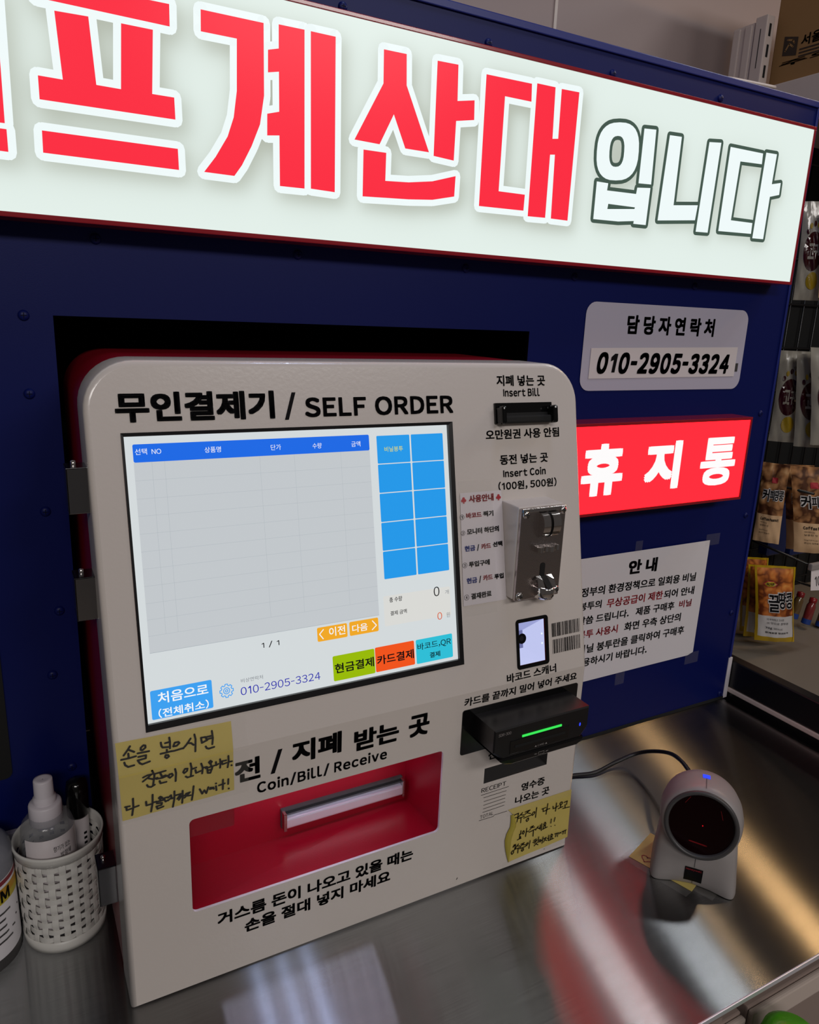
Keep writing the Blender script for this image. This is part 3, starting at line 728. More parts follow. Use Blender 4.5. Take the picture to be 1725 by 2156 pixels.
# green round thing at the very bottom edge
g = MB().lathe([(0.002, 0.034), (0.018, 0.031), (0.028, 0.022), (0.031, 0.008), (0.030, -0.01), (0.024, -0.03)], pmat('green_wrap', rgb(70, 150, 22), 0.3, bump=0.5, bscale=90, vary=0.3, vscale=40), 28,
               Matrix.Translation((0.597, -0.486, -0.052)), cap1=True, cap0=True)
simple('green_pack', g, None, 'round bright green pack at the bottom edge below the counter', 'pack')
st = MB().box((0.565, -0.52, -0.90), (0.63, -0.455, -0.0825), 'dark_grey', 0.004)
simple('pack_stand', st, None, 'dark stand holding the round green pack', 'stand')

# ================================================================== main illuminated sign
SY = -0.035
sx0, sx1, sz0, sz1 = -0.62, 1.0314, 0.7370, 0.9602
sign = tag(empty('lightbox_sign', (0.2, -0.02, 0.737)), 'long white lit sign box with big red Korean letters across the top', 'sign')
fw = 0.0045
mb = MB()
def rim(mb, x0, x1, z0, z1, yb, yf, w, m):
    for a, b in (((x0, z0), (x1, z0 + w)), ((x0, z1 - w), (x1, z1)), ((x0, z0 + w), (x0 + w, z1 - w)), ((x1 - w, z0 + w), (x1, z1 - w))):
        mb.box((a[0], yf, a[1]), (b[0], yb, b[1]), m, 0.0008)
rim(mb, sx0, sx1, sz0, sz1, -0.0005, SY - 0.001, fw, 'frame_red')
mb.build('frame', sign)
def dseg(px, pz, a, b):
    ax, az = a; bx, bz = b
    dx, dz = bx - ax, bz - az
    t = np.clip(((px - ax) * dx + (pz - az) * dz) / (dx * dx + dz * dz + 1e-12), 0, 1)
    return np.hypot(px - ax - t * dx, pz - az - t * dz)
def inside(px, pz, poly):
    r = np.zeros(px.shape, bool)
    for (x1, z1), (x2, z2) in zip(poly, poly[1:] + poly[:1]):
        c = ((z1 > pz) != (z2 > pz)) & (px < (x2 - x1) * (pz - z1) / ((z2 - z1) if z2 != z1 else 1e-12) + x1)
        r ^= c
    return r
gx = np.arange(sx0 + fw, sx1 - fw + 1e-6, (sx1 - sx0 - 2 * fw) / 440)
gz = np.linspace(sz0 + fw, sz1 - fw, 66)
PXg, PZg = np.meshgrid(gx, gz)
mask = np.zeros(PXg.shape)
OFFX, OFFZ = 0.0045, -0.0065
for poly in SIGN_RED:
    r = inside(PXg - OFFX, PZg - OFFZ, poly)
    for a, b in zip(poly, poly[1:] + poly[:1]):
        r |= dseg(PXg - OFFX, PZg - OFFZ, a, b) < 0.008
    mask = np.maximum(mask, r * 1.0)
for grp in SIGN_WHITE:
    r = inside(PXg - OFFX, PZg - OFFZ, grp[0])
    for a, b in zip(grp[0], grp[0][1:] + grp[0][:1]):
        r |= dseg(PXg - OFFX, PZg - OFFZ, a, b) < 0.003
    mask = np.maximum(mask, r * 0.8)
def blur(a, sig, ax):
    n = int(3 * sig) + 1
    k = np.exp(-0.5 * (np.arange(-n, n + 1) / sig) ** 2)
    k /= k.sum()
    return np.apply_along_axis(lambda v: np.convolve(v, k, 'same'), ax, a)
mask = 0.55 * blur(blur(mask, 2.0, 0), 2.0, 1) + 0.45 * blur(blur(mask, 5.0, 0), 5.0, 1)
mb = MB()
nxg, nzg = len(gx), len(gz)
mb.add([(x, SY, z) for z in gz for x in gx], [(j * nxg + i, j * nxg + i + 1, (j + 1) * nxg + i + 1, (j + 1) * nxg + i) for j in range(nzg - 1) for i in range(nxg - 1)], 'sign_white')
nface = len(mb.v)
lay = lambda d: (lambda x, z: (x, SY - d, z))
clipx = sx0 + fw
for poly in SIGN_RED:
    for s in stroke2d([tuple(p) for p in poly] + [tuple(poly[0])], 0.0066):
        put_poly(mb, [(x, min(z, sz1 - fw)) for x, z in s], lay(0.0003), 'sign_outline')
    vs, fs = fill([poly])
    put(mb, vs, fs, lambda x, z: (x, SY - 0.0007, min(z, sz1 - fw)), 'sign_red')
for grp in SIGN_WHITE:
    for lp in grp:
        for s in stroke2d([tuple(p) for p in lp] + [tuple(lp[0])], 0.0045):
            put_poly(mb, s, lay(0.0005), 'sign_dark')
for grp in SIGN_WHITE:
    vs, fs = fill(list(grp))
    put(mb, vs, fs, lay(0.0008), 'sign_outline')
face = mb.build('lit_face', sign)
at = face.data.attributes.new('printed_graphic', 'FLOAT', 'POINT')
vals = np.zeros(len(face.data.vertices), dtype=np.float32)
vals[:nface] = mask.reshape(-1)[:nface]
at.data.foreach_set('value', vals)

# ------------------------------------------------------------------ red bin sign
bx0, bx1, bz0, bz1, BY = 0.598, 0.9830, 0.4005, 0.5342, -0.04
bin_ = tag(empty('lightbox_sign', (0.75, -0.02, 0.40)), 'small red lit sign box with three white Korean letters', 'sign')
mb = MB()
rim(mb, bx0, bx1, bz0, bz1, -0.0005, BY - 0.001, 0.0045, 'frame_red')
mb.build('frame', bin_)
mb = MB()
mb.quad((bx0 + .004, BY, bz0 + .004), (bx1 - .004, BY, bz0 + .004), (bx1 - .004, BY, bz1 - .004), (bx0 + .004, BY, bz1 - .004), 'bin_red')
for t, gname, bold, sl, box in WALL_TEXT:
    if gname == 'bin':
        put(mb, *text_in(t, box, bold, sl), lambda x, z: (x, BY - 0.0006, z), 'bin_white')
mb.build('lit_face', bin_)

# ------------------------------------------------------------------ contact sticker and paper notice
mb = MB()
put(mb, *fill([rrect(0.6555, 0.5745, 0.9885, 0.6965, 0.017)]), lambda x, z: (x, -0.0010, z), 'grey_sticker')
for t, gname, bold, sl, box in WALL_TEXT:
    if gname == 'sticker':
        put(mb, *text_in(t, box, bold, sl), lambda x, z: (x, -0.0014 if z > 0.645 else -0.0022, z), 'ink')
mb.quad((0.670, -0.0018, 0.5915), (0.9725, -0.0018, 0.5945), (0.9725, -0.0018, 0.640), (0.670, -0.0018, 0.634), 'label_paper')
mb.quad((0.9735, -0.0014, 0.602), (0.9795, -0.0014, 0.602), (0.9795, -0.0014, 0.615), (0.9735, -0.0014, 0.615), 'dark_grey')
simple('contact_sticker', mb, None, 'grey rounded sticker with a phone number, below the long lit sign', 'sticker')

mb = MB()
npts = 10
def nz(x, z):
    return (x, -0.0012 - 0.0016 * (0.5 + 0.5 * math.sin(9 * (x - 0.6) + 14 * z)), z)
xs = [0.6915 + (0.9728 - 0.6915) * i / npts for i in range(npts + 1)]
zs = [0.1105 + (0.321 - 0.1105) * i / npts for i in range(npts + 1)]
grid = [(x, z) for z in zs for x in xs]
fcs = [(j * (npts + 1) + i, j * (npts + 1) + i + 1, (j + 1) * (npts + 1) + i + 1, (j + 1) * (npts + 1) + i) for j in range(npts) for i in range(npts)]
mb.add([nz(*p) for p in grid], fcs[:npts - 1] + fcs[npts:], 'paper', True)
mb.add([nz(xs[-2], zs[0]), nz(xs[-2] + 0.015, zs[0]), nz(xs[-1], zs[0] + 0.004), nz(xs[-1], zs[1]), nz(xs[-2], zs[1])], [(0, 1, 2, 3, 4)], 'paper', True)
for t, col, bold, box in NOTICE_TEXT:
    vs, fs = text_in(t, box, bold, 0.0, -0.024)
    put(mb, vs, fs, lambda x, z: (nz(x, z)[0], nz(x, z)[1] - 0.0004, z), 'ink' if col == 'black' else 'redink')
notice = simple('paper_notice', mb, None, 'white printed paper notice with black and red lines on the navy partition', 'notice')
for a in ((0.962, 0.312, 0.995, 0.332), (0.800, 0.318, 0.815, 0.338), (0.952, 0.095, 0.985, 0.116), (0.79, 0.09, 0.81, 0.112)):
    MB().quad((a[0], -0.0036, a[1]), (a[2], -0.0036, a[1]), (a[2], -0.0036, a[3]), (a[0], -0.0036, a[3]), 'tape').build('clear_tape', notice)

# ================================================================== payment kiosk
KW = 0.5431
YB, YF, ZF, YT, ZT = -0.1902, -0.1914, 0.2613, -0.1203, 0.6199
LF = math.hypot(YB - YF, ZF)
LU = math.hypot(YT - YF, ZT - ZF)
eu = Vector((0, (YT - YF) / LU, (ZT - ZF) / LU))
nu = Vector((0, -eu.z, eu.y))
el = Vector((0, (YF - YB) / LF, ZF / LF))
nl = Vector((0, -el.z, el.y))
def K(x, v, lift=0.0):
    """point of the kiosk face: x across, v up along the folded face; lift = distance in front of it"""
    if v <= LF:
        p = Vector((x, YB, 0.0)) + el * v + nl * lift
    else:
        p = Vector((x, YF, ZF)) + eu * (v - LF) + nu * lift
    return p
def KL(l):
    return lambda x, v: K(x, v, l)
VT = LF + LU
kiosk = tag(empty('payment_kiosk', (KW / 2, -0.05, 0.0)), 'white self-service payment machine with a large lit screen and red tray opening', 'payment machine')

# face outline (rounded upper corners), front rim profile
RC = 0.045
def outline(inset):
    r = max(RC - inset, 0.004)
    o = [(inset, 0.0015 + inset * 0.3), (KW - inset, 0.0015 + inset * 0.3), (KW - inset, LF)]
    for i in range(11):
        t = math.radians(90 * i / 10)
        o.append((KW - RC + r * math.cos(t), VT - RC + r * math.sin(t)))
    for i in range(11):
        t = math.radians(90 + 90 * i / 10)
        o.append((RC + r * math.cos(t), VT - RC + r * math.sin(t)))
    o.append((inset, LF))
    return o
ROUND = 0.005
oin = outline(ROUND)
SO, SI = SCREEN_OUT, SCREEN_IN
OUTLET = (0.0617, 0.0901, 0.3427, 0.1962)
RSLOT = (0.4014, 0.1359, 0.4952, 0.1561)
WINO = (0.4392, 0.2745, 0.4859, 0.3336)
upper = [p for p in oin if p[1] >= LF - 1e-6]
lower = [oin[0], oin[1], (KW - ROUND, LF), (ROUND, LF)]
shell = MB()
vs, fs = fill([upper, [(SO[0], SO[1]), (SO[2], SO[1]), (SO[2], SO[3]), (SO[0], SO[3])], rrect(WINO[0], WINO[1], WINO[2], WINO[3], 0.004, 4)])
put(shell, vs, fs, lambda x, v: K(x, max(v, LF + 1e-7)), 'shell')
vs, fs = fill([lower, rrect(*OUTLET, 0.005, 4), [(RSLOT[0], RSLOT[1]), (RSLOT[2], RSLOT[1]), (RSLOT[2], RSLOT[3]), (RSLOT[0], RSLOT[3])]])
put(shell, vs, fs, lambda x, v: K(x, min(v, LF)), 'shell')
SHELL_D = 0.052
prof = []
for i in range(6):
    t = math.radians(90 * i / 5)
    prof.append((ROUND * (1 - math.sin(t)), ROUND * (1 - math.cos(t))))
prof.append((0.0, SHELL_D))
vs, fs = [], []
n = len(oin)
for ins, dep in prof:
    for x, v in outline(ins):
        p = K(x, v)
        vs.append((p.x, p.y + dep, p.z))
for j in range(len(prof) - 1):
    for i in range(n):
        a, b = j * n + i, j * n + (i + 1) % n
        fs.append((a, b, b + n, a + n))
shell.add(vs, fs, 'shell', True)
# inner walls of the face openings (sheet thickness)
def hole_wall(loop, depth, m, mb=shell):
    L = len(loop)
    v = [K(*p) for p in loop] + [K(*p) + Vector((0, depth, 0)) for p in loop]
    mb.add(v, [(i, (i + 1) % L, L + (i + 1) % L, L + i) for i in range(L)], m)
hole_wall(rrect(*OUTLET, 0.005, 4), 0.003, 'white_cap')
# printed lettering belongs to the panel's surface
for t, bold, box in KIOSK_TEXT:
    put(shell, *text_in(t, box, bold), KL(0.0004), 'ink')
for x0, v0, x1, v1 in RECEIPT_LINES:
    put_poly(shell, [(x0, v0 - 0.0003), (x1, v1 - 0.0003), (x1, v1 + 0.0003), (x0, v0 + 0.0003)], KL(0.0004), 'ink')
# barcode strips beside the scanner window
for (x0, x1, v0, v1) in ((0.4915, 0.5345, 0.3050, 0.3215), (0.4917, 0.5340, 0.2846, 0.3017)):
    x = x0
    while x < x1:
        w = rnd.choice([0.0004, 0.0004, 0.0008, 0.0013])
        put_poly(shell, [(x, v0), (min(x + w, x1), v0), (min(x + w, x1), v1), (x, v1)], KL(0.0004), 'ink')
        x += w + rnd.choice([0.0005, 0.0005, 0.0009, 0.0014])
for (x, v, s) in ((0.372, 0.0125, 0.0012), (0.505, 0.0085, 0.0006)):
    for q in stroke2d([(x, v), (x + s, v + 1.6 * s)], 0.0004):
        put_poly(shell, q, KL(0.0004), 'ink')
shell.build('front_panel', kiosk)

# red housing behind
hb = MB()
ho = outline(0.0006)
BACK = 0.095
vs = [tuple(K(x, v) + Vector((0, SHELL_D - 0.004, 0))) for x, v in ho]
vs = [(x, y, max(z, 0.003)) for x, y, z in vs]
vs2 = [(x, BACK, z) for x, y, z in vs]
L = len(vs)
hb.add(vs + vs2, [(i, (i + 1) % L, L + (i + 1) % L, L + i) for i in range(L)], 'red', True)
hb.add(vs2, [tuple(range(L))], 'red')
hb.build('housing', kiosk)

# screen: bezel + display
mb = MB()
SCD = 0.004
for (a, b, c, d) in (((SO[0], SO[1]), (SO[2], SO[1]), (SI[2], SI[1]), (SI[0], SI[1])), ((SO[2], SO[1]), (SO[2], SO[3]), (SI[2], SI[3]), (SI[2], SI[1])),
                     ((SO[2], SO[3]), (SO[0], SO[3]), (SI[0], SI[3]), (SI[2], SI[3])), ((SO[0], SO[3]), (SO[0], SO[1]), (SI[0], SI[1]), (SI[0], SI[3]))):
    f = lambda p, l: K(p[0], p[1], l)
    mb.quad(f(a, 0.0006), f(b, 0.0006), f(c, 0.0001), f(d, 0.0001), 'black')
    mb.quad(f(d, 0.0001), f(c, 0.0001), f(c, -SCD), f(d, -SCD), 'black')
mb.build('screen_bezel', kiosk)
mb = MB()
def srect(x0, v0, x1, v1, m, l, r=0.0):
    p = rrect(x0, v0, x1, v1, r, 4) if r else [(x0, v0), (x1, v0), (x1, v1), (x0, v1)]
    put_poly(mb, p, KL(-SCD + l), 's_' + m)
srect(SI[0], SI[1], SI[2], SI[3], 'bg', 0.0)
hd = SCREEN_RECTS['header'][1]
srect(hd[0], PAGE_LINE[1], hd[2], hd[1], 'table', 0.0001)
tv0, tv1 = TABLE_V[-1], hd[1]
for x in TABLE_X[1:]:
    srect(x - 0.0001, tv0, x + 0.0001, tv1, 'line', 0.0002)
for v in TABLE_V:
    srect(hd[0], v - 0.0001, hd[2], v + 0.0001, 'line', 0.0002)
srect(hd[0], PAGE_LINE[1] - 0.0002, hd[2], PAGE_LINE[1] + 0.0002, 'line', 0.0002)
for k_, (m, bx) in SCREEN_RECTS.items():
    srect(*bx, m, 0.0002, 0.0015)
for i in range(5):
    for a, b in ((BUTTON_COLS[0], BUTTON_COLS[1]), (BUTTON_COLS[2], BUTTON_COLS[3])):
        srect(a, BUTTON_ROWS[i + 1] + 0.0005, b, BUTTON_ROWS[i] - 0.0005, 'button', 0.0002, 0.001)
gxc, gvc, gr = GEAR
gear = []
for i in range(8):
    for da, rr in ((-16, 0.78), (-10, 1.0), (10, 1.0), (16, 0.78)):
        t = math.radians(45 * i + da)
        gear.append((gxc + gr * rr * math.cos(t), gvc + gr * rr * math.sin(t)))
for pts, w in ((gear + gear[:1], 0.0004), (disc(gxc, gvc, gr * 0.45, 20) + disc(gxc, gvc, gr * 0.45, 20)[:1], 0.0004), (disc(gxc, gvc, gr * 0.18, 12) + disc(gxc, gvc, gr * 0.18, 12)[:1], 0.0004)):
    for s in stroke2d(pts, w):
        put_poly(mb, s, KL(-SCD + 0.0003), 's_sky')
for c in CHEV:
    for s in stroke2d([(c[0], c[1]), (c[2], c[3]), (c[4], c[5])], 0.0005):
        put_poly(mb, s, KL(-SCD + 0.0004), 's_w')
for t, col, bold, box in SCREEN_TEXT:
    put(mb, *text_in(t, box, bold), KL(-SCD + 0.0005), 's_' + ('orangetext' if col == 'orange' else col))
mb.build('display', kiosk)

# outlet recess (red tray) with bill bar and lamp
mb = MB()
x0, v0, x1, v1 = OUTLET
yb = -0.118
fr = [K(x0, v0), K(x1, v0), K(x1, v1), K(x0, v1)]
fr = [p + Vector((0, 0.003, 0)) for p in fr]
bk = [Vector((0.074, yb, 0.0845)), Vector((0.3355, yb, 0.0895)), Vector((0.3355, yb, 0.178)), Vector((0.074, yb, 0.178))]
mb.quad(fr[0], fr[1], bk[1], bk[0], 'red')
mb.quad(fr[1], fr[2], bk[2], bk[1], 'red')
mb.quad(fr[2], fr[3], bk[3], bk[2], 'red')
mb.quad(fr[3], fr[0], bk[0], bk[3], 'red')
mb.quad(bk[0], bk[1], bk[2], bk[3], 'red')
mb.box((x0 + 0.001, -0.180, 0.168), (0.108, -0.150, 0.188), 'red', 0.001)
mb.build('change_tray', kiosk)
mb = MB()
mb.box((0.176, yb - 0.004, 0.1005), (0.330, yb + 0.002, 0.1245), 'dark_grey', 0.0008)
mb.box((0.178, yb - 0.011, 0.1035), (0.328, yb - 0.003, 0.1160), 'bar_metal', 0.002)
mb.box((0.178, yb - 0.0048, 0.1185), (0.328, yb - 0.0038, 0.1215), 'void')
for xx in (0.1765, 0.3262):
    mb.box((xx, yb - 0.0125, 0.1015), (xx + 0.0035, yb - 0.003, 0.1235), 'satin_chrome', 0.0008)
mb.build('bill_exit_bar', kiosk)
MB().box((0.10, -0.165, 0.1795), (0.31, -0.155, 0.183), 'led_white').build('tray_lamp', kiosk)

# bill acceptor
mb = MB()
x0, v0, x1, v1 = 0.4222, 0.5592, 0.5030, 0.5826
def kbox(mb, x0, x1, v0, v1, l0, l1, m, bevel=0.0, seg=2):
    bm = bmesh.new()
    bmesh.ops.create_cube(bm, size=1.0)
    for v in bm.verts:
        v.co = Vector((x0 + (v.co.x + .5) * (x1 - x0), v0 + (v.co.y + .5) * (v1 - v0), l0 + (v.co.z + .5) * (l1 - l0)))
    if bevel:
        bmesh.ops.bevel(bm, geom=list(bm.edges), offset=bevel, segments=seg, affect='EDGES', profile=0.6)
    for v in bm.verts:
        c = v.co
        v.co = K(c.x, c.y, c.z)
    bmesh.ops.recalc_face_normals(bm, faces=bm.faces)
    mb.bm(bm, m)
kbox(mb, x0, x1 - 0.001, v0, v1, -0.001, 0.003, 'gloss_black', 0.0008)
kbox(mb, x0 + 0.001, x0 + 0.0075, v0 - 0.001, v1 - 0.004, 0.002, 0.016, 'gloss_black', 0.0035, 3)
kbox(mb, x1 - 0.0085, x1 - 0.0015, v0 - 0.001, v1 - 0.004, 0.002, 0.016, 'gloss_black', 0.0035, 3)
kbox(mb, x0 + 0.007, x1 - 0.008, v0, v0 + 0.0085, 0.002, 0.011, 'void', 0.002)
kbox(mb, x0 + 0.007, x1 - 0.008, v0 + 0.0085, v0 + 0.012, 0.0031, 0.0036, 'void')
mb.build('bill_slot', kiosk)

# coin acceptor: wedge housing, chrome plate vertical
CXL, CXR = 0.428, 0.4925
yp = -0.1815
zt_, zb_ = 0.4690, 0.3610
def yface(z):
    return YF + (z - ZF) * (YT - YF) / (ZT - ZF)
mb = MB()
wed = [(CXL, yface(zt_), zt_), (CXR, yface(zt_), zt_), (CXR, yface(zb_), zb_), (CXL, yface(zb_), zb_),
       (CXL + .0006, yp, zt_ - .0005), (CXR - .0006, yp, zt_ - .0005), (CXR - .0006, yp, zb_), (CXL + .0006, yp, zb_)]
bm = bmesh.new()
bv = [bm.verts.new(p) for p in wed]
for f in ((4, 5, 6, 7), (0, 4, 7, 3), (1, 2, 6, 5), (0, 1, 5, 4), (3, 7, 6, 2)):
    bm.faces.new([bv[i] for i in f])
bmesh.ops.recalc_face_normals(bm, faces=bm.faces)
bmesh.ops.bevel(bm, geom=[e for e in bm.edges if not e.is_boundary], offset=0.0015, segments=2, affect='EDGES', profile=0.6)
mb.bm(bm, 'shell')
coin = mb.build('coin_acceptor', kiosk)
mb = MB()
px0, px1 = CXL + 0.0015, CXR - 0.001
mb.box((px0, yp - 0.005, zb_ - 0.001), (px1, yp - 0.0002, zt_ - 0.0015), 'satin_chrome', 0.0014, 3)
mb.box((px0 + .001, yp - 0.0056, zt_ - 0.0062), (px1 - .001, yp - 0.0045, zt_ - 0.0022), 'chrome', 0.0004)
mb.build('chrome_plate', coin)
F_Y = yp - 0.005
cxm = 0.4655
# coin entry: curved lips
mb = MB()
def lip(xa, xb, bulge):
    prof_ = []
    for i in range(13):
        t = -1 + 2 * i / 12
        prof_.append((0.4475 + 0.0142 * t, bulge * math.sqrt(max(0, 1 - t * t * 0.96))))
    va = [(xa, F_Y - b, z) for z, b in prof_] + [(xb, F_Y - b, z) for z, b in prof_]
    m_ = len(prof_)
    mb.add(va, [(i, i + 1, m_ + i + 1, m_ + i) for i in range(m_ - 1)], 'chrome', True)
    for off in (0, m_):
        mb.add(va[off:off + m_] + [(va[off][0], F_Y, prof_[-1][0]), (va[off][0], F_Y, prof_[0][0])], [tuple(range(m_ + 2))], 'chrome')
lip(cxm - 0.0115, cxm - 0.0018, 0.0105)
lip(cxm + 0.0018, cxm + 0.0125, 0.0105)
mb.box((cxm - 0.0018, F_Y - 0.004, 0.4335), (cxm + 0.0018, F_Y + 0.0002, 0.4615), 'void')
mb.build('coin_slot', coin)
# reject button (wavy key)
mb = MB()
top_ = []
for i in range(25):
    t = i / 24
    top_.append((cxm - 0.0155 + 0.030 * t, F_Y - 0.0075 - 0.0018 * math.sin(t * math.pi * 4) - 0.002 * math.sin(t * math.pi)))
m_ = len(top_)
va = [(x, y, 0.4235) for x, y in top_] + [(x, y, 0.4175) for x, y in top_] + [(x, F_Y, 0.4240) for x, y in top_] + [(x, F_Y, 0.417) for x, y in top_]
mb.add(va, [(i, i + 1, m_ + i + 1, m_ + i) for i in range(m_ - 1)] + [(2 * m_ + i, 2 * m_ + i + 1, i + 1, i) for i in range(m_ - 1)] + [(m_ + i, m_ + i + 1, 3 * m_ + i + 1, 3 * m_ + i) for i in range(m_ - 1)] + [(0, m_, 3 * m_, 2 * m_), (m_ - 1, 2 * m_ - 1, 4 * m_ - 1, 3 * m_ - 1)], 'chrome')
mb.build('reject_button', coin)
# return chute: black vertical slot running into a chrome cup
mb = MB()
slot = rrect(cxm - 0.0042, 0.376, cxm + 0.0028, 0.402, 0.0030, 6)
put_poly(mb, slot, lambda x, z: (x, F_Y - 0.0003, z), 'void')
ccx = cxm + 0.0012
def arc(r, dep, z, n=17):
    return [(ccx - r * math.cos(math.pi * i / (n - 1)), F_Y - dep * math.sin(math.pi * i / (n - 1)) ** 0.8, z) for i in range(n)]
rings = [arc(0.0112, 0.0150, 0.3620), arc(0.0116, 0.0165, 0.3660), arc(0.0116, 0.0165, 0.3740), arc(0.0108, 0.0155, 0.3755), arc(0.0092, 0.0138, 0.3745), arc(0.0080, 0.0120, 0.3660)]
cv_ = [p for rg in rings for p in rg]
mb.add(cv_, [(j * 17 + i, j * 17 + i + 1, (j + 1) * 17 + i + 1, (j + 1) * 17 + i) for j in range(5) for i in range(16)] + [tuple(range(16, -1, -1))], 'chrome', True)
mb.add(rings[5], [tuple(range(17))], 'satin_chrome')
# raised cheeks either side of the slot, sloping down into the cup
for s0_, s1_ in ((-0.0112, -0.0046), (0.0036, 0.0112)):
    x0_, x1_ = ccx + s0_, ccx + s1_
    mb.add([(x0_, F_Y - 0.0004, 0.3870), (x1_, F_Y - 0.0004, 0.3870), (x1_, F_Y - 0.0060, 0.3830), (x0_, F_Y - 0.0050, 0.3830), (x1_, F_Y - 0.0118, 0.3745), (x0_, F_Y - 0.0075, 0.3745)],
           [(0, 1, 2, 3), (3, 2, 4, 5)], 'chrome')
mb.add([(ccx - 0.0046, F_Y - 0.0008, 0.3865), (ccx + 0.0036, F_Y - 0.0008, 0.3865), (ccx + 0.0040, F_Y - 0.0050, 0.3835), (ccx - 0.0042, F_Y - 0.0050, 0.3835), (ccx + 0.0052, F_Y - 0.0128, 0.3752), (ccx - 0.0020, F_Y - 0.0128, 0.3752)],
       [(0, 1, 2, 3), (3, 2, 4, 5)], 'void')
mb.build('coin_return', coin)
sp = MB().lathe([(0.0046, 0.0), (0.0044, 0.0013), (0.0030, 0.0024), (0.0004, 0.0028)], 'chrome', 16, Matrix.Rotation(math.radians(90), 4, 'X'), cap1=True)
sp.box((-0.0026, -0.0030, -0.0004), (0.0026, -0.0026, 0.0004), 'void').box((-0.0004, -0.0030, -0.0026), (0.0004, -0.0026, 0.0026), 'void')
s0 = sp.build('plate_screw', coin)
for i, (x, z) in enumerate(((px0 + 0.0062, zt_ - 0.0085), (px1 - 0.005, zt_ - 0.0070), (px0 + 0.0055, zb_ + 0.0045), (px1 - 0.0050, zb_ + 0.0060))):
    s = s0 if i == 0 else s0.copy()
    if i:
        COL.objects.link(s)
    s.location = (x, F_Y, z)

# barcode window
mb = MB()
wo = rrect(WINO[0], WINO[1], WINO[2], WINO[3], 0.004, 4)
WI = (0.4432, 0.2790, 0.4808, 0.3294)
wi = [(WI[0], WI[1]), (WI[2], WI[1]), (WI[2], WI[3]), (WI[0], WI[3])]
vs, fs = fill([wo, wi])
put(mb, vs, fs, KL(0.0008), 'gloss_black')
L = len(wo)
mb.add([K(*p, 0.0008) for p in wo] + [K(*p, -0.001) for p in wo], [(i, (i + 1) % L, L + (i + 1) % L, L + i) for i in range(L)], 'gloss_black')
mb.build('scanner_window_frame', kiosk)
mb = MB()
q = [K(p[0], p[1], -0.001) for p in wi]
ix = (0.4535, 0.2935, 0.4700, 0.3150)
b = [K(ix[0] - 0.005, ix[1], -0.018), K(ix[2] - 0.008, ix[1], -0.018), K(ix[2] - 0.008, ix[3], -0.018), K(ix[0] - 0.005, ix[3], -0.018)]
mb.quad(q[0], q[1], b[1], b[0], 'scan_glow')
mb.quad(q[1], q[2], b[2], b[1], 'scan_glow')
mb.quad(q[2], q[3], b[3], b[2], 'scan_glow_mid')
mb.quad(q[3], q[0], b[0], b[3], 'scan_glow_mid')
mb.quad(b[0], b[1], b[2], b[3], 'scan_glow_dark')
put_poly(mb, disc(0.4498, 0.3095, 0.0062, 20), KL(-0.003), 'gloss_black')
put_poly(mb, disc(0.4490, 0.3100, 0.0030, 16), KL(-0.0025), 'void')
for vv in (0.3115, 0.3000):
    put_poly(mb, disc(0.4775, vv, 0.0012, 10), KL(-0.0012), 'sign_outline')
mb.build('scanner_window', kiosk)

# card reader: back plate, body, tray
rd = MB()
pl = rrect(0.3650, 0.1835, 0.5318, 0.2405, 0.003, 4)
vs, fs = fill([pl])
put(rd, vs, fs, KL(0.0008), 'gloss_black')
L = len(pl)
rd.add([K(*p, 0.0008) for p in pl] + [K(*p, 0) for p in pl], [(i, (i + 1) % L, L + (i + 1) % L, L + i) for i in range(L)], 'black')
reader = rd.build('card_reader', kiosk)
mb = MB()
YR = -0.232
zb0, zb1 = 0.1945, 0.2325
xl, xr = 0.3815, 0.5165
fc = [(xl, zb1), (xr, zb1), (xr, zb0 + 0.012), (xr - 0.010, zb0), (xl + 0.012, zb0), (xl, zb0 + 0.010)]
def prism(mb, poly, ya, yb, m, inset=0.0015):
    cx = sum(p[0] for p in poly) / len(poly)
    cz = sum(p[1] for p in poly) / len(poly)
    sh = [(cx + (x - cx) * (1 - inset / abs(x - cx) if abs(x - cx) > inset else 1), cz + (z - cz) * (1 - inset / abs(z - cz) if abs(z - cz) > inset else 1)) for x, z in poly]
    L = len(poly)
    v = [(x, ya, z) for x, z in poly] + [(x, yb + inset, z) for x, z in poly] + [(x, yb, z) for x, z in sh]
    mb.add(v, [(i, (i + 1) % L, L + (i + 1) % L, L + i) for i in range(L)] + [(L + i, L + (i + 1) % L, 2 * L + (i + 1) % L, 2 * L + i) for i in range(L)] + [tuple(2 * L + i for i in range(L))], m)
prism(mb, fc, -0.190, YR, 'black')
mb.box((0.4035, YR - 0.0006, 0.1985), (0.4875, YR + 0.001, 0.2150), 'gloss_black', 0.0005)
mb.box((0.410, YR - 0.0010, 0.2055), (0.4815, YR - 0.0004, 0.2085), 'void')
put(mb, *text_in('SDR-300', (0.3868, 0.2243, 0.4035, 0.2278), 0.0), lambda x, z: (x, YR - 0.0003, z), 'scan_grey')
put(mb, *text_in('▲ CARD ▲', (0.438, 0.1993, 0.456, 0.2015), 0.0), lambda x, z: (x, YR - 0.0009, z), 'scan_grey')
mb.build('reader_body', reader)
mb = MB()
fc2 = [(0.3890, 0.1945), (0.5110, 0.1945), (0.5085, 0.1895), (0.5030, 0.1850), (0.4070, 0.1850), (0.3980, 0.1870)]
prism(mb, fc2, -0.190, YR - 0.001, 'gloss_black', 0.002)
for s in stroke2d([(0.444, 0.1885), (0.452, 0.1885), (0.452, 0.1915), (0.444, 0.1915), (0.444, 0.1885)], 0.0002) + stroke2d([(0.4385, 0.1905), (0.4415, 0.190)], 0.0004) + stroke2d([(0.4545, 0.190), (0.4575, 0.1905)], 0.0004):
    put_poly(mb, s, lambda x, z: (x, YR - 0.0014, z), 'scan_grey')
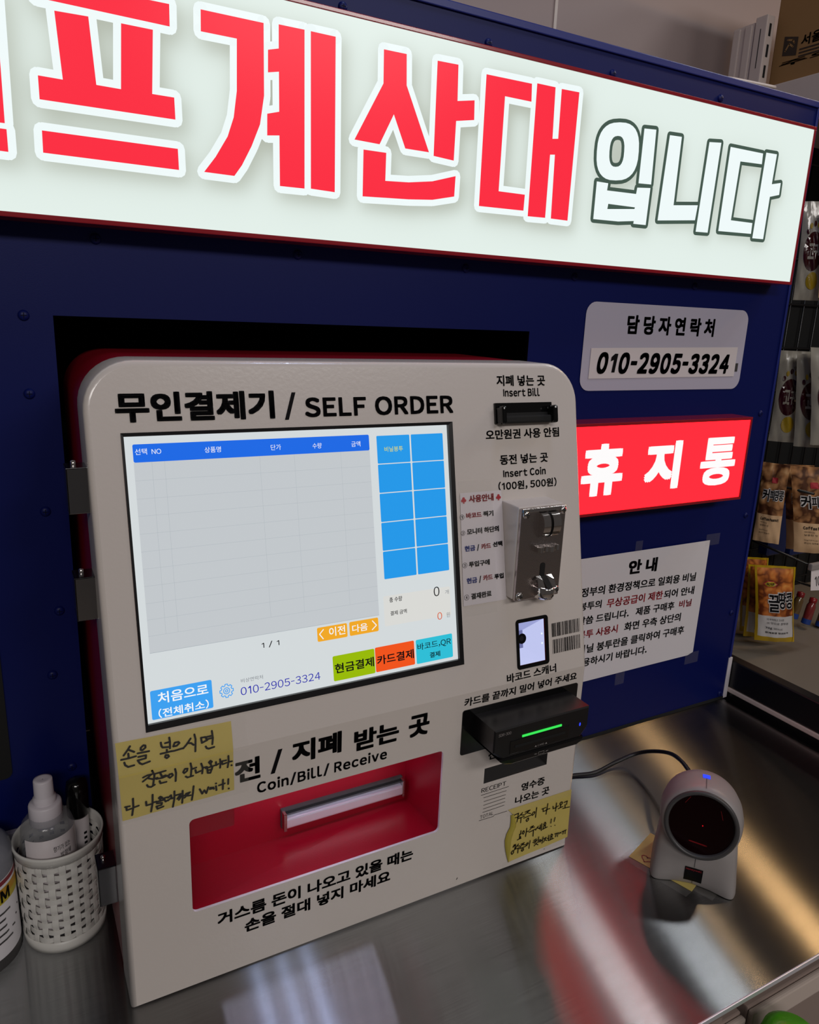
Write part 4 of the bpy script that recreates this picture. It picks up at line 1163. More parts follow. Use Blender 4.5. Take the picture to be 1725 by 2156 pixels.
mb.build('card_tray', reader)
MB().box((0.4195, YR - 0.0008, 0.2165), (0.4755, YR + 0.0004, 0.2190), 'led_green').build('status_bar', reader)
mb = MB()
put_poly(mb, [(0.5035 + 0.0011 * math.cos(t * math.pi / 8), 0.2120 + 0.0023 * math.sin(t * math.pi / 8)) for t in range(16)], lambda x, z: (x, YR - 0.0004, z), 'led_blue')
mb.build('status_light', reader)

# receipt slot recess
mb = MB()
x0, v0, x1, v1 = RSLOT
dz = 0.022
f4 = [K(x0, v0), K(x1, v0), K(x1, v1), K(x0, v1)]
b4 = [Vector((x0, YB + dz, v0 + 0.004)), Vector((x1 - 0.003, YB + dz, v0 + 0.004)), Vector((x1 - 0.003, YB + dz, v1)), Vector((x0, YB + dz, v1))]
mb.quad(f4[0], f4[1], b4[1], b4[0], 'dark_grey')
mb.quad(f4[1], f4[2], b4[2], b4[1], 'dark_grey')
mb.quad(f4[2], f4[3], b4[3], b4[2], 'black')
mb.quad(f4[3], f4[0], b4[0], b4[3], 'black')
mb.quad(b4[0], b4[1], b4[2], b4[3], 'void')
mb.build('receipt_slot', kiosk)

# hinges on the left side
for z0, z1 in ((0.488, 0.529), (0.388, 0.429), (0.078, 0.122)):
    mb = MB()
    mb.box((-0.0172, -0.130, z0), (0.004, -0.1285, z1), 'hinge', 0.0005)
    mb.box((-0.0172, -0.1300, z0), (-0.0157, -0.105, z1), 'hinge', 0.0005)
    mb.box((-0.0172, -0.1300, z1 - 0.0015), (0.004, -0.105, z1), 'hinge', 0.0005)
    mb.lathe([(0.0022, 0), (0.0022, 0.0035), (0.0008, 0.0042)], 'chrome', 12, Matrix.Translation((-0.010, -0.115, z1)), cap1=True)
    mb.build('hinge', kiosk)

# ================================================================== notes taped on the kiosk
def note_sheet(corners, m, l=0.0010, nu_=8, nv_=8):
    """corners TL TR BR BL in face coordinates; split at the fold by sampling"""
    mb = MB()
    tl, tr, br, bl = corners
    ts = sorted(set([j / nv_ for j in range(nv_ + 1)] + [0.425, 0.43, 0.435]))
    vs = []
    for t in ts:
        for i in range(nu_ + 1):
            u = i / nu_
            x = (tl[0] * (1 - t) + bl[0] * t) * (1 - u) + (tr[0] * (1 - t) + br[0] * t) * u
            v = (tl[1] * (1 - t) + bl[1] * t) * (1 - u) + (tr[1] * (1 - t) + br[1] * t) * u
            vs.append(K(x, v, l + 0.0003 * math.sin(30 * u + 11 * t)))
    n_ = nu_ + 1
    mb.add(vs, [(j * n_ + i, j * n_ + i + 1, (j + 1) * n_ + i + 1, (j + 1) * n_ + i) for j in range(len(ts) - 1) for i in range(nu_)], m, True)
    return mb
def tape_quad(mb, x0, v0, x1, v1, l=0.0022):
    mb.add([K(x0, v0, l), K(x1, v0, l), K(x1, v1, l), K(x0, v1, l)], [(0, 1, 2, 3)], 'tape')

mb = note_sheet([(0.0018, 0.2918), (0.1049, 0.2890), (0.1051, 0.2172), (0.0032, 0.2150)], 'yellow')
for s in HAND_A:
    for q in stroke2d(s, 0.00092):
        put_poly(mb, q, KL(0.0018), 'ink')
na = simple('handwritten_note', mb, None, 'large yellow handwritten note taped below the screen on the left of the machine', 'note')
mb = MB()
tape_quad(mb, 0.0006, 0.2615, 0.1190, 0.2925, 0.0024)
mb.build('clear_tape', na)
mb = MB()
tape_quad(mb, 0.0006, 0.2125, 0.1190, 0.2600, 0.0024)
mb.build('clear_tape', na)

mb = MB()
mb.add([K(0.441, 0.0880, 0.0008), K(0.5405, 0.0872, 0.0008), K(0.5425, 0.0150, 0.0008), K(0.506, 0.0125, 0.0008), K(0.475, 0.0115, 0.0008), K(0.4475, 0.0100, 0.0010), K(0.4490, 0.0450, 0.0012), K(0.4550, 0.0650, 0.0015), K(0.4480, 0.0800, 0.0012)],
       [(0, 8, 7, 6, 5, 4, 3, 2, 1)], 'yellow')
# curled left side
cv, cf = [], []
for j in range(9):
    t = j / 8
    v = 0.0800 - 0.0700 * t
    wd = 0.0085 * math.sin(math.pi * min(1, 0.12 + t * 0.88)) + 0.0012
    base = 0.4490 + 0.006 * math.exp(-((t - 0.22) / 0.15) ** 2)
    for i in range(5):
        a = math.pi * i / 4
        cv.append(K(base - wd * 0.5 + wd * 0.5 * math.cos(a), v, 0.0012 + wd * 0.35 * math.sin(a)))
for j in range(8):
    for i in range(4):
        cf.append((j * 5 + i, j * 5 + i + 1, (j + 1) * 5 + i + 1, (j + 1) * 5 + i))
mb.add(cv, cf, 'yellow_dark', True)
for s in HAND_B:
    for q in stroke2d(s, 0.00062):
        put_poly(mb, q, KL(0.0020), 'ink')
nb = simple('handwritten_note', mb, None, 'small yellow handwritten note with a curled edge at the lower right of the machine', 'note')
mb = MB()
tape_quad(mb, 0.4385, 0.0052, 0.4720, 0.0130, 0.0020)
mb.build('clear_tape', nb)
mb = MB()
tape_quad(mb, 0.5040, 0.0085, 0.5425, 0.0155, 0.0020)
mb.build('clear_tape', nb)
mb = MB()
tape_quad(mb, 0.4380, 0.0800, 0.5410, 0.0885, 0.0024)
mb.build('clear_tape', nb)

mb = MB()
mb.add([K(0.3722, 0.4856, 0.0008), K(0.4268, 0.4852, 0.0008), K(0.4278, 0.4700, 0.0006), K(0.4278, 0.3600, 0.0006), K(0.3698, 0.3602, 0.0008)], [(0, 4, 3, 2, 1)], 'label_paper')
for t, col, bold, box in GUIDE_TEXT:
    xm, vm, rr_ = (box[0] + box[2]) / 2, (box[1] + box[3]) / 2, (box[2] - box[0]) / 2
    if t == '♣':
        for dx, dv in ((-0.48, -0.12), (0.48, -0.12), (0.0, 0.52)):
            put_poly(mb, disc(xm + dx * rr_, vm + dv * rr_, 0.46 * rr_), KL(0.0013), 'redink')
        put_poly(mb, [(xm - 0.3 * rr_, vm - rr_), (xm + 0.3 * rr_, vm - rr_), (xm, vm + 0.2 * rr_)], KL(0.0013), 'redink')
        continue
    if t in '①②③④':
        c_ = disc(xm, vm, 0.92 * rr_, 20)
        for q in stroke2d(c_ + c_[:1], 0.00018):
            put_poly(mb, q, KL(0.0013), 'ink')
        put(mb, *text_in(str('①②③④'.index(t) + 1), (xm - 0.32 * rr_, vm - 0.52 * rr_, xm + 0.32 * rr_, vm + 0.52 * rr_), 0.03), KL(0.0013), 'ink')
        continue
    put(mb, *text_in(t, (box[0], box[1], min(box[2], 0.4276), box[3]), bold), KL(0.0013), {'red': 'redink', 'blue': 'blueink', 'black': 'ink'}[col])
ng = simple('instruction_label', mb, None, 'white step-by-step instruction label between the screen and the chrome coin slot', 'label')
mb = MB()
tape_quad(mb, 0.3702, 0.3480, 0.4140, 0.4992, 0.0018)
mb.build('clear_tape', ng)

# ================================================================== hand-free scanner
nrm = Vector((-0.77, -0.64, 0)).normalized()
sid = Vector((-nrm.y, nrm.x, 0))       # to the right when looking at its face
SCN = Vector((0.6635, -0.2925, 0.0))
def SP(s, f, z):
    p = SCN + sid * s + nrm * f
    return Vector((p.x, p.y, z))
scn = tag(empty('barcode_scanner', SCN), 'light grey hands-free barcode scanner with a dark red round window on the counter', 'barcode scanner')
secs = [(0.0008, 0.0500, 0.047, 0.003, 1.0), (0.004, 0.0505, 0.0475, 0.003, 0.9), (0.012, 0.0500, 0.046, 0.003, 0.75), (0.022, 0.0490, 0.043, 0.002, 0.5), (0.034, 0.0480, 0.0395, 0.001, 0.28), (0.052, 0.0465, 0.035, -0.002, 0.10),
        (0.064, 0.0450, 0.030, -0.005, 0.0), (0.071, 0.0410, 0.026, -0.007, 0.0), (0.077, 0.033, 0.020, -0.009, 0.0), (0.081, 0.020, 0.013, -0.011, 0)]
N = 56
vs, fs = [], []
for z, a, b, c, w in secs:
    for i in range(N):
        t = 2 * math.pi * i / N
        ct, st_ = math.cos(t), math.sin(t)
        s = a * math.copysign(abs(ct) ** 0.40, ct)
        f = b * math.copysign(abs(st_) ** 0.40, st_)
        if f > 0:
            f *= 1 - 0.42 * w * (1 - (s / a) ** 2)
        vs.append(SP(s, f + c, z))
for j in range(len(secs) - 1):
    for i in range(N):
        fs.append((j * N + i, j * N + (i + 1) % N, (j + 1) * N + (i + 1) % N, (j + 1) * N + i))
mb = MB().add(vs, fs, 'scan_grey', True)
mb.add(vs[:N], [tuple(range(N - 1, -1, -1))], 'dark_grey')
mb.build('base', scn)
# seam and badge follow the front face
def front_f(z):
    for (z0, a0, b0, c0, w0), (z1, a1, b1, c1, w1) in zip(secs[:-1], secs[1:]):
        if z0 <= z <= z1:
            t = (z - z0) / (z1 - z0)
            return (b0 * (1 - .42 * w0) + c0) * (1 - t) + (b1 * (1 - .42 * w1) + c1) * t
    return 0.03
mb = MB()
def front_curve(s, z, lift):
    f = front_f(z) + lift
    for (z0, a0, b0, c0, w0), (z1, a1, b1, c1, w1) in zip(secs[:-1], secs[1:]):
        if z0 <= z <= z1:
            t = (z - z0) / (z1 - z0)
            w = w0 * (1 - t) + w1 * t
            b = b0 * (1 - t) + b1 * t
            a = a0 * (1 - t) + a1 * t
            f += b * 0.42 * w * (s / a) ** 2
    return SP(s, f, z)
def patch(s0, s1, z0, z1, lift, m, ns=4, nz_=4):
    v = [front_curve(s0 + (s1 - s0) * i / ns, z0 + (z1 - z0) * j / nz_, lift) for j in range(nz_ + 1) for i in range(ns + 1)]
    mb.add(v, [(j * (ns + 1) + i, j * (ns + 1) + i + 1, (j + 1) * (ns + 1) + i + 1, (j + 1) * (ns + 1) + i) for j in range(nz_) for i in range(ns)], m)
patch(-0.0104, 0.0104, 0.0075, 0.0280, 0.0008, 'badge_black')
vs, fs = text_in('Honeywell', (-0.0090, 0.0235, 0.0090, 0.0268), 0.0)
mb.add([front_curve(a, b, 0.0012) for a, b in vs], fs, 'redink')
mb.build('badge', scn)
mb = MB()
patch(-0.0003, 0.0003, 0.029, 0.0545, 0.0007, 'dark_grey', 1, 8)
mb.build('seam', scn)
mb = MB()
patch(-0.0003, 0.0003, 0.003, 0.0085, 0.0007, 'dark_grey', 1, 3)
mb.build('seam', scn)
tilt = math.radians(9)
LC = SP(0.0, 0.0385, 0.0900)
ax = (nrm * math.cos(tilt) + Vector((0, 0, math.sin(tilt)))).normalized()
vx = Vector((0, 0, 1)).cross(ax).normalized()
vz = ax.cross(vx).normalized()
HX = Matrix(((vx.x, vz.x, ax.x, LC.x), (vx.y, vz.y, ax.y, LC.y), (vx.z, vz.z, ax.z, LC.z), (0, 0, 0, 1)))
HS = 0.875
mb = MB().lathe([(r * HS, z) for r, z in [(0.0475, -0.001), (0.0500, -0.002), (0.0530, -0.010), (0.0550, -0.024), (0.0550, -0.042), (0.0525, -0.057), (0.0450, -0.069), (0.032, -0.077), (0.014, -0.0805), (0.0005, -0.081)]], 'scan_grey', 60, HX)
mb.build('head', scn)
MB().lathe([(r * HS, z) for r, z in [(0.0482, -0.0015), (0.0485, 0.0015), (0.0470, 0.0030), (0.0440, 0.0030), (0.0425, 0.0012), (0.0422, -0.003)]], 'dark_grey', 60, HX).build('lens_ring', scn)
mb = MB()
L = disc(0, 0, 0.0424 * HS, 48)
mb.add([HX @ Vector((x, y, -0.0015)) for x, y in L], [tuple(range(48))], 'lens_red')
for pts, w in (([(0.002, -0.001), (0.002, -0.0005)], 0.0007), ([(-0.012, -0.026), (0.010, -0.028)], 0.0009), ([(-0.018, 0.036), (-0.024, 0.026)], 0.0003), ([(0.022, 0.026), (0.026, 0.014)], 0.0003)):
    for s in stroke2d(pts, w):
        mb.add([HX @ Vector((x, y, -0.0011)) for x, y in [(p * HS, q * HS) for p, q in s]], [tuple(range(len(s)))], 'laser' if w in (0.0007,) else 'red_dim')
mb.build('window', scn)
mb = MB()
def headpt(ang, depth, r):
    return HX @ Vector((r * math.sin(ang), r * math.cos(ang), depth))
def hpatch(a0, a1, d0, d1, m, r=0.0486):
    n_ = 4
    v = [headpt(a0 + (a1 - a0) * i / n_, d, r - (0.0030 if d > -0.006 else 0.0006 if d > -0.016 else 0)) for d in (d0, (d0 + d1) / 2, d1) for i in range(n_ + 1)]
    mb.add(v, [(j * 5 + i, j * 5 + i + 1, (j + 1) * 5 + i + 1, (j + 1) * 5 + i) for j in range(2) for i in range(n_)], m)
hpatch(-0.09, 0.09, -0.026, -0.037, 'led_blue')
mb.build('status_light', scn)
mb = MB()
hpatch(-0.006, 0.006, -0.003, -0.026, 'dark_grey', 0.0484)
mb.build('seam', scn)
cpts = [(0.56, -0.060, 0.0035), (0.60, -0.064, 0.0035), (0.633, -0.0698, 0.004), (0.6555, -0.0763, 0.004), (0.6868, -0.086, 0.006), (0.7275, -0.0855, 0.012), (0.758, -0.0929, 0.022), (0.7701, -0.1121, 0.035), (0.7716, -0.1429, 0.050), (0.758, -0.1755, 0.062), (0.7352, -0.2125, 0.071), (0.716, -0.245, 0.074)]
def smooth_path(p, n=6):
    p = [Vector(q) for q in p]
    out = []
    for i in range(len(p) - 1):
        a, b, c, d = p[max(i - 1, 0)], p[i], p[i + 1], p[min(i + 2, len(p) - 1)]
        for k in range(n):
            t = k / n
            out.append(0.5 * ((2 * b) + (c - a) * t + (2 * a - 5 * b + 4 * c - d) * t * t + (3 * b - a - 3 * c + d) * t ** 3))
    out.append(p[-1])
    return out
MB().tube(smooth_path(cpts), 0.0030, 'black', 10).build('cable', scn)
# note under the scanner
mb = MB()
mb.quad((0.6045, -0.2415, 0.0004), (0.6300, -0.3215, 0.0004), (0.6900, -0.3000, 0.0004), (0.6650, -0.2200, 0.0004), 'yellow')
hc, hr = Vector((0.6215, -0.2555, 0.0)), 0.0075
pts = []
for i in range(17):
    t = math.radians(-150 + 300 * i / 16) + math.pi
    a = 2 * math.pi * i / 16
    hx = 16 * math.sin(a) ** 3 / 17
    hy = (13 * math.cos(a) - 5 * math.cos(2 * a) - 2 * math.cos(3 * a) - math.cos(4 * a)) / 17
    e1, e2 = Vector((0.35, -0.94, 0)), Vector((0.94, 0.35, 0))
    q = hc + e1 * (hx * hr) + e2 * (hy * hr)
    pts.append((q.x, q.y))
for s in stroke2d(pts, 0.0006):
    put_poly(mb, s, lambda x, y: (x, y, 0.0008), 'redink')
for pp in ([(0.6145, -0.2700), (0.6170, -0.2755), (0.6195, -0.2720)], [(0.6165, -0.2790), (0.6205, -0.2800)]):
    for s in stroke2d(pp, 0.0006):
        put_poly(mb, s, lambda x, y: (x, y, 0.0008), 'ink')
nh = simple('heart_note', mb, None, 'yellow note with a red heart lying under the grey scanner', 'note')
mb = MB()
mb.quad((0.592, -0.2370, 0.0010), (0.616, -0.325, 0.0010), (0.632, -0.3215, 0.0010), (0.606, -0.2330, 0.0010), 'tape')
mb.build('clear_tape', nh)
mb = MB()
mb.quad((0.606, -0.2330, 0.0010), (0.640, -0.344, 0.0010), (0.712, -0.318, 0.0010), (0.70, -0.214, 0.0010), 'tape')
mb.build('clear_tape', nh)

# ================================================================== basket, bottles, jar at the left
BC = Vector((-0.0475, -0.0480, 0))
bas = tag(empty('basket', (BC.x, BC.y, 0)), 'round white woven plastic basket beside the machine, holding a spray bottle', 'basket')
RB, RT, HB = 0.0400, 0.0428, 0.1185
def rad(z):
    return RB + (RT - RB) * z / HB
NC, NR = 24, 10
zlo, zhi = 0.0130, 0.1095
pit = (zhi - zlo) / NR
mb = MB()
for j in range(NR):
    zc = zlo + (j + 0.5) * pit
    hw = pit * 0.30
    vs, fs = [], []
    NS = NC * 6
    for i in range(NS):
        t = 2 * math.pi * i / NS
        w = 0.0008 * math.cos(NC / 2 * t + math.pi * j)
        for dr, z in ((w - .0004, zc - hw), (w + .0004, zc - hw), (w + .0004, zc + hw), (w - .0004, zc + hw)):
            r = rad(zc) + dr
            vs.append((BC.x + r * math.cos(t), BC.y + r * math.sin(t), z))
    for i in range(NS):
        for k in range(4):
            fs.append((i * 4 + k, ((i + 1) % NS) * 4 + k, ((i + 1) % NS) * 4 + (k + 1) % 4, i * 4 + (k + 1) % 4))
    mb.add(vs, fs, 'white_plastic')
for c in range(NC):
    t0 = 2 * math.pi * c / NC
    ha = 0.29 * 2 * math.pi / NC
    vs, fs = [], []
    NZ = NR * 5
    for i in range(NZ + 1):
        z = zlo - 0.002 + (zhi - zlo + 0.004) * i / NZ
        ph = (z - zlo) / pit - 0.5
        w = -0.0008 * math.cos(math.pi * c + math.pi * ph)
        for k in range(5):
            a = t0 - ha + 2 * ha * k / 4
            r = rad(z) + w + 0.0005 + (0.0002 if k % 2 else -0.0001)
            vs.append((BC.x + r * math.cos(a), BC.y + r * math.sin(a), z))
    for i in range(NZ):
        for k in range(4):
            fs.append((i * 5 + k, i * 5 + k + 1, (i + 1) * 5 + k + 1, (i + 1) * 5 + k))
    mb.add(vs, fs, 'white_plastic', True)
mb.build('woven_wall', bas)
TB = Matrix.Translation((BC.x, BC.y, 0))
MB().lathe([(0.0360, 0.0012), (0.0405, 0.0008), (0.0415, 0.006), (0.0420, 0.0145), (0.0400, 0.0145), (0.0392, 0.004), (0.001, 0.004)], 'white_plastic', 64, TB).build('base_band', bas)
MB().lathe([(0.0414, 0.1085), (0.0434, 0.1085), (0.0438, 0.1145), (0.0447, 0.1165), (0.0450, 0.1185), (0.0442, 0.1202), (0.0430, 0.1198), (0.0422, 0.116), (0.0414, 0.1085)], 'white_plastic', 64, TB).build('rim', bas)

# spray bottle
M['bottle'] = clear_mat('clear_bottle_plastic', rgb(150, 152, 158), 0.34, 0.06)
def leaning(base, axis):
    z = Vector(axis).normalized()
    x = Vector((0, -1, 0)).cross(z).normalized()
    y = z.cross(x)
    b = Vector(base)
    return Matrix(((x.x, y.x, z.x, b.x), (x.y, y.y, z.y, b.y), (x.z, y.z, z.z, b.z), (0, 0, 0, 1)))
sb = tag(empty('spray_bottle', (-0.056, -0.052, 0.005)), 'clear spray bottle with a white cap standing in the white basket', 'bottle')
XB = leaning((-0.0571, -0.0552, 0.0055), (0.0, 0.0, 1))
MB().lathe([(0.0005, 0.0), (0.024, 0.0005), (0.0258, 0.004), (0.0260, 0.126), (0.0254, 0.132), (0.0235, 0.138), (0.0190, 0.144), (0.0135, 0.147), (0.0120, 0.149)], 'bottle', 44, XB).build('body', sb)
mb = MB()
cv, cf = [], []
for j, z in enumerate((0.02, 0.130)):
    for i in range(21):
        a = math.radians(35 + 150 * i / 20)
        zz = z
        p = XB @ Vector((0.0263 * math.cos(a), 0.0263 * math.sin(a), zz))
        cv.append(p)
mb.add(cv, [(i, i + 1, 22 + i, 21 + i) for i in range(20)], 'label_paper', True)
vs, fs = text_in('향기가 있는', (0.05, 0.114, 0.75, 0.1205), 0.006)
mb.add([XB @ Vector((0.0265 * math.cos(math.radians(95) + u), 0.0265 * math.sin(math.radians(95) + u), z)) for u, z in vs], fs, 'ink')
vs, fs = text_in('방향제', (0.30, 0.105, 0.75, 0.1115), 0.006)
mb.add([XB @ Vector((0.0265 * math.cos(math.radians(95) + u), 0.0265 * math.sin(math.radians(95) + u), z)) for u, z in vs], fs, 'ink')
mb.build('label_wrap', sb)
MB().lathe([(0.0150, 0.137), (0.0160, 0.138), (0.0158, 0.157), (0.0150, 0.159), (0.0115, 0.1592)], 'white_cap', 72, XB, ribs=0.012, cap0=True, cap1=True).build('collar', sb)
MB().lathe([(0.0108, 0.159), (0.0112, 0.165), (0.0095, 0.167), (0.0095, 0.1675), (0.0092, 0.1845), (0.0088, 0.1858), (0.0060, 0.1862), (0.0005, 0.1855)], 'white_cap', 40, XB).build('spray_head', sb)
sb2 = tag(empty('bottle', (-0.027, -0.030, 0.005)), 'narrow bottle with a glossy black cap leaning in the white basket behind the spray bottle', 'bottle')
XC = leaning((-0.0275, -0.0330, 0.0055), (0.015, 0.03, 1))
mb = MB().lathe([(0.0005, 0.0), (0.0098, 0.0006), (0.0105, 0.004), (0.0105, 0.112), (0.0100, 0.116)], 'label_paper', 30, XC)
for k in range(7):
    a = math.radians(112)
    z = 0.06 + 0.006 * k
    mb.add([XC @ Vector((0.0107 * math.cos(a + u), 0.0107 * math.sin(a + u), zz)) for u, zz in ((0, z), (0.35, z), (0.35, z + 0.003), (0, z + 0.003))], [(0, 1, 2, 3)], 'ink')
mb.build('body', sb2)
MB().lathe([(0.0102, 0.1165), (0.0112, 0.118), (0.0112, 0.150), (0.0100, 0.157), (0.0055, 0.160), (0.0005, 0.1605)], 'gloss_black', 30, XC, cap0=True).build('cap', sb2)

# jar cut by the frame
jar = tag(empty('jar', (-0.132, -0.052, 0)), 'wide jar with a grey lid and yellow-banded label at the left edge', 'jar')
XJ = Matrix.Translation((-0.1335, -0.0525, 0))
M['jar_lid'] = clear_mat('smoky_lid', rgb(130, 132, 142), 0.75, 0.25)
MB().lathe([(0.0005, 0.0008), (0.040, 0.0008), (0.0430, 0.004), (0.0430, 0.012), (0.0425, 0.016)], 'dark_grey', 48, XJ).build('base', jar)
mb = MB().lathe([(0.0425, 0.0158), (0.0428, 0.017), (0.0428, 0.100), (0.0424, 0.104)], 'paper', 48, XJ)
for z0, z1, m in ((0.0985, 0.1035, pmat('label_red', rgb(130, 30, 44), .4)), (0.086, 0.095, pmat('label_amber', rgb(190, 140, 30), .4)), (0.078, 0.086, pmat('label_yellow', rgb(190, 172, 40), .4))):
    mb.lathe([(0.0431, z0), (0.0431, z1)], m, 48, XJ)
vs, fs = text_in('GUM', (-0.5, 0.0795, 0.35, 0.0935), 0.03)
mb.add([XJ @ Vector((0.0434 * math.cos(math.radians(-52) + u), 0.0434 * math.sin(math.radians(-52) + u), z)) for u, z in vs], fs, 'ink')
for k in range(5):
    z = 0.066 - 0.008 * k
    u1 = -0.1 + 0.12 * ((k * 7) % 4)
    mb.add([XJ @ Vector((0.0432 * math.cos(math.radians(-45) + u), 0.0432 * math.sin(math.radians(-45) + u), zz)) for u, zz in ((-0.45, z), (-0.2, z), (0, z), (u1 + .3, z), (u1 + .3, z + 0.0022), (0, z + .0022), (-0.2, z + .0022), (-0.45, z + .0022))],
           [(0, 1, 6, 7), (1, 2, 5, 6), (2, 3, 4, 5)], 'dark_grey')
mb.build('label_wrap', jar)
MB().lathe([(0.0424, 0.104), (0.0426, 0.118), (0.0410, 0.128), (0.0350, 0.136), (0.0220, 0.1395), (0.0005, 0.140)], 'jar_lid', 48, XJ).build('lid', jar)
st2 = MB().box((-0.24, -0.0075, 0.094), (-0.050, -0.0008, 0.104), 'grey_sticker', 0.001)
simple('shelf_rail', st2, None, 'thin pale rail low on the partition behind the basket', 'rail')

# ================================================================== snack rack at the right
rack = tag(empty('display_rack', (1.6, 0.30, -0.90)), 'dark display rack with pegs full of snack bags right of the partition', 'rack')
mb = MB().box((1.10, 0.36, -0.02), (2.6, 0.37, 1.12), 'void')
for i in range(24):
    x = 1.13 + i * 0.05
    mb.tube([(x, 0.352, 0.0), (x, 0.352, 1.10)], 0.0022, 'black', 6)
for j in range(11):
    z = 0.03 + j * 0.1
    mb.tube([(1.11, 0.350, z), (2.5, 0.350, z)], 0.0022, 'black', 6)
mb.build('back_grid', rack)
MB().box((1.112, -0.42, -0.03), (2.6, 0.36, 0.0), 'deck', 0.003).build('base_deck', rack)
mb = MB()
mb.box((1.0855, -0.42, 0.022), (1.112, 0.35, 0.0745), 'black', 0.004, 3)
mb.box((1.088, -0.42, -0.10), (1.111, 0.35, 0.012), 'black', 0.001)
mb.build('side_bumper', rack)
MB().box((1.0845, -0.42, 0.0125), (1.111, 0.35, 0.0215), 'ivory', 0.002).build('bumper_pale_strip', rack)  # pale strip between the two black bars
MB().box((1.115, -0.40, -0.89), (2.55, 0.35, -0.04), 'black').build('plinth', rack)
# slotted upright, shelf and bracket
mb = MB()
UX, UY = 1.325, 0.320
mb.box((UX, UY, 0.90), (UX + 0.0225, UY + 0.027, 1.268), 'ivory', 0.002)
mb.box((UX + 0.003, UY + 0.031, 0.90), (UX + 0.020, UY + 0.082, 1.262), 'ivory', 0.002)
for y in (0.034, 0.062):
    mb.box((UX - 0.001, UY + y, 0.90), (UX + 0.004, UY + y + 0.016, 1.258), 'ivory', 0.002)
mb.box((UX - 0.0005, UY + 0.012, 1.175), (UX + 0.001, UY + 0.0135, 1.245), 'void')
for k in range(9):
    z = 0.935 + k * 0.037
    mb.box((UX + 0.008, UY - 0.0008, z), (UX + 0.0135, UY + 0.001, z + 0.022), 'void')
mb.build('upright', rack)
MB().box((1.350, -0.10, 1.060), (2.5, 0.34, 1.143), 'ivory', 0.002).build('top_shelf', rack)  # made deeper so its pale side stands in for the lit underside
wp = smooth_path([(1.005, 0.15, 1.050), (1.016, 0.15, 1.061), (1.039, 0.15, 1.068), (1.086, 0.15, 1.071), (1.161, 0.15, 1.074)], 6)
MB().tube(wp, 0.0030, 'ivory', 10).tube([(1.112, 0.1505, 1.0715), (1.100, 0.1505, 1.045), (1.100, 0.35, 1.030)], 0.0028, 'ivory', 8).build('wire_arm', rack)
# cardboard box on the shelf
cb = MB()
cb.box((1.362, 0.02, 1.1435), (1.70, 0.326, 1.40), 'card', 0.003)
cbx = lambda y, z: (1.3612, y, z)
cb.add([cbx(*p) for p in ((0.303, 1.196), (0.272, 1.190), (0.272, 1.222), (0.303, 1.230))], [(0, 1, 2, 3)], 'card_ink')
for s in stroke2d([(0.297, 1.203), (0.290, 1.214), (0.281, 1.207)], 0.0016) + stroke2d([(0.295, 1.222), (0.283, 1.219), (0.279, 1.213)], 0.0016):
    cb.add([(1.3608, y, z) for y, z in s], [tuple(range(len(s)))], 'card')
vs, fs = text_in('서울식품', (0.0, 0.0, 0.085, 0.020), 0.02)
cb.add([(1.3610, 0.264 - a, 1.203 + b + 0.02 * a) for a, b in vs], fs, 'card_ink')
for k in range(3):
    cb.add([(1.3610, 0.266, 1.197 - 0.006 * k), (1.3610, 0.19, 1.196 - 0.006 * k), (1.3610, 0.19, 1.1985 - 0.006 * k), (1.3610, 0.266, 1.1995 - 0.006 * k)], [(0, 1, 2, 3)], 'card_ink')
vs, fs = text_in('주의', (0, 0, 0.12, 0.009), 0.02)
cb.add([(1.3610, 0.306 - a, 1.175 + b) for a, b in vs], fs, 'card_ink')
simple('cardboard_box', cb, None, 'brown cardboard box with dark print on the top shelf', 'box')

# snack bags -----------------------------------------------------------------
def bag_mats():
    def nuts(name, c0, c1, c2, sc):
        m = bpy.data.materials.new(name)
        m.use_nodes = True
        nt = m.node_tree
        b = nt.nodes['Principled BSDF']
        b.inputs['Roughness'].default_value = 0.3
        tc = nt.nodes.new('ShaderNodeTexCoord')
        vo = nt.nodes.new('ShaderNodeTexVoronoi')
        vo.inputs['Scale'].default_value = sc
        cr = nt.nodes.new('ShaderNodeValToRGB')
        cr.color_ramp.elements[0].position = 0.0
        cr.color_ramp.elements[0].color = c0
        cr.color_ramp.elements[1].position = 0.75
        cr.color_ramp.elements[1].color = c2
        e = cr.color_ramp.elements.new(0.4)
        e.color = c1
        no = nt.nodes.new('ShaderNodeTexNoise')
        no.inputs['Scale'].default_value = sc * 0.7
        mxv = nt.nodes.new('ShaderNodeMix')
        mxv.data_type = 'VECTOR'
        mxv.inputs['Factor'].default_value = 0.06
        nt.links.new(tc.outputs['Object'], no.inputs['Vector'])
        nt.links.new(tc.outputs['Object'], mxv.inputs['A'])
        nt.links.new(no.outputs['Color'], mxv.inputs['B'])
        nt.links.new(mxv.outputs['Result'], vo.inputs['Vector'])
        nt.links.new(vo.outputs['Distance'], cr.inputs['Fac'])
        nt.links.new(cr.outputs['Color'], b.inputs['Base Color'])
        return m
    M['nuts_honey'] = nuts('peanut_print_amber', rgb(240, 168, 84), rgb(204, 116, 48), rgb(104, 44, 14), 44)
    M['nuts_coffee'] = nuts('peanut_print_brown', rgb(232, 186, 132), rgb(186, 132, 84), rgb(84, 48, 26), 42)
bag_mats()
M['bag_yellow'] = pmat('yellow_foil', rgb(196, 160, 24), 0.28, coat=0.3)
M['bag_kraft'] = pmat('kraft_tan_film', rgb(226, 186, 142), 0.4)
M['bag_white'] = pmat('white_film_panel', rgb(206, 202, 200), 0.35)
M['bag_milky'] = pmat('milky_film', rgb(168, 162, 148), 0.22, coat=0.5, vary=0.15, vscale=14)
M['maroon'] = pmat('maroon_print', rgb(62, 14, 18), 0.2, coat=0.5)
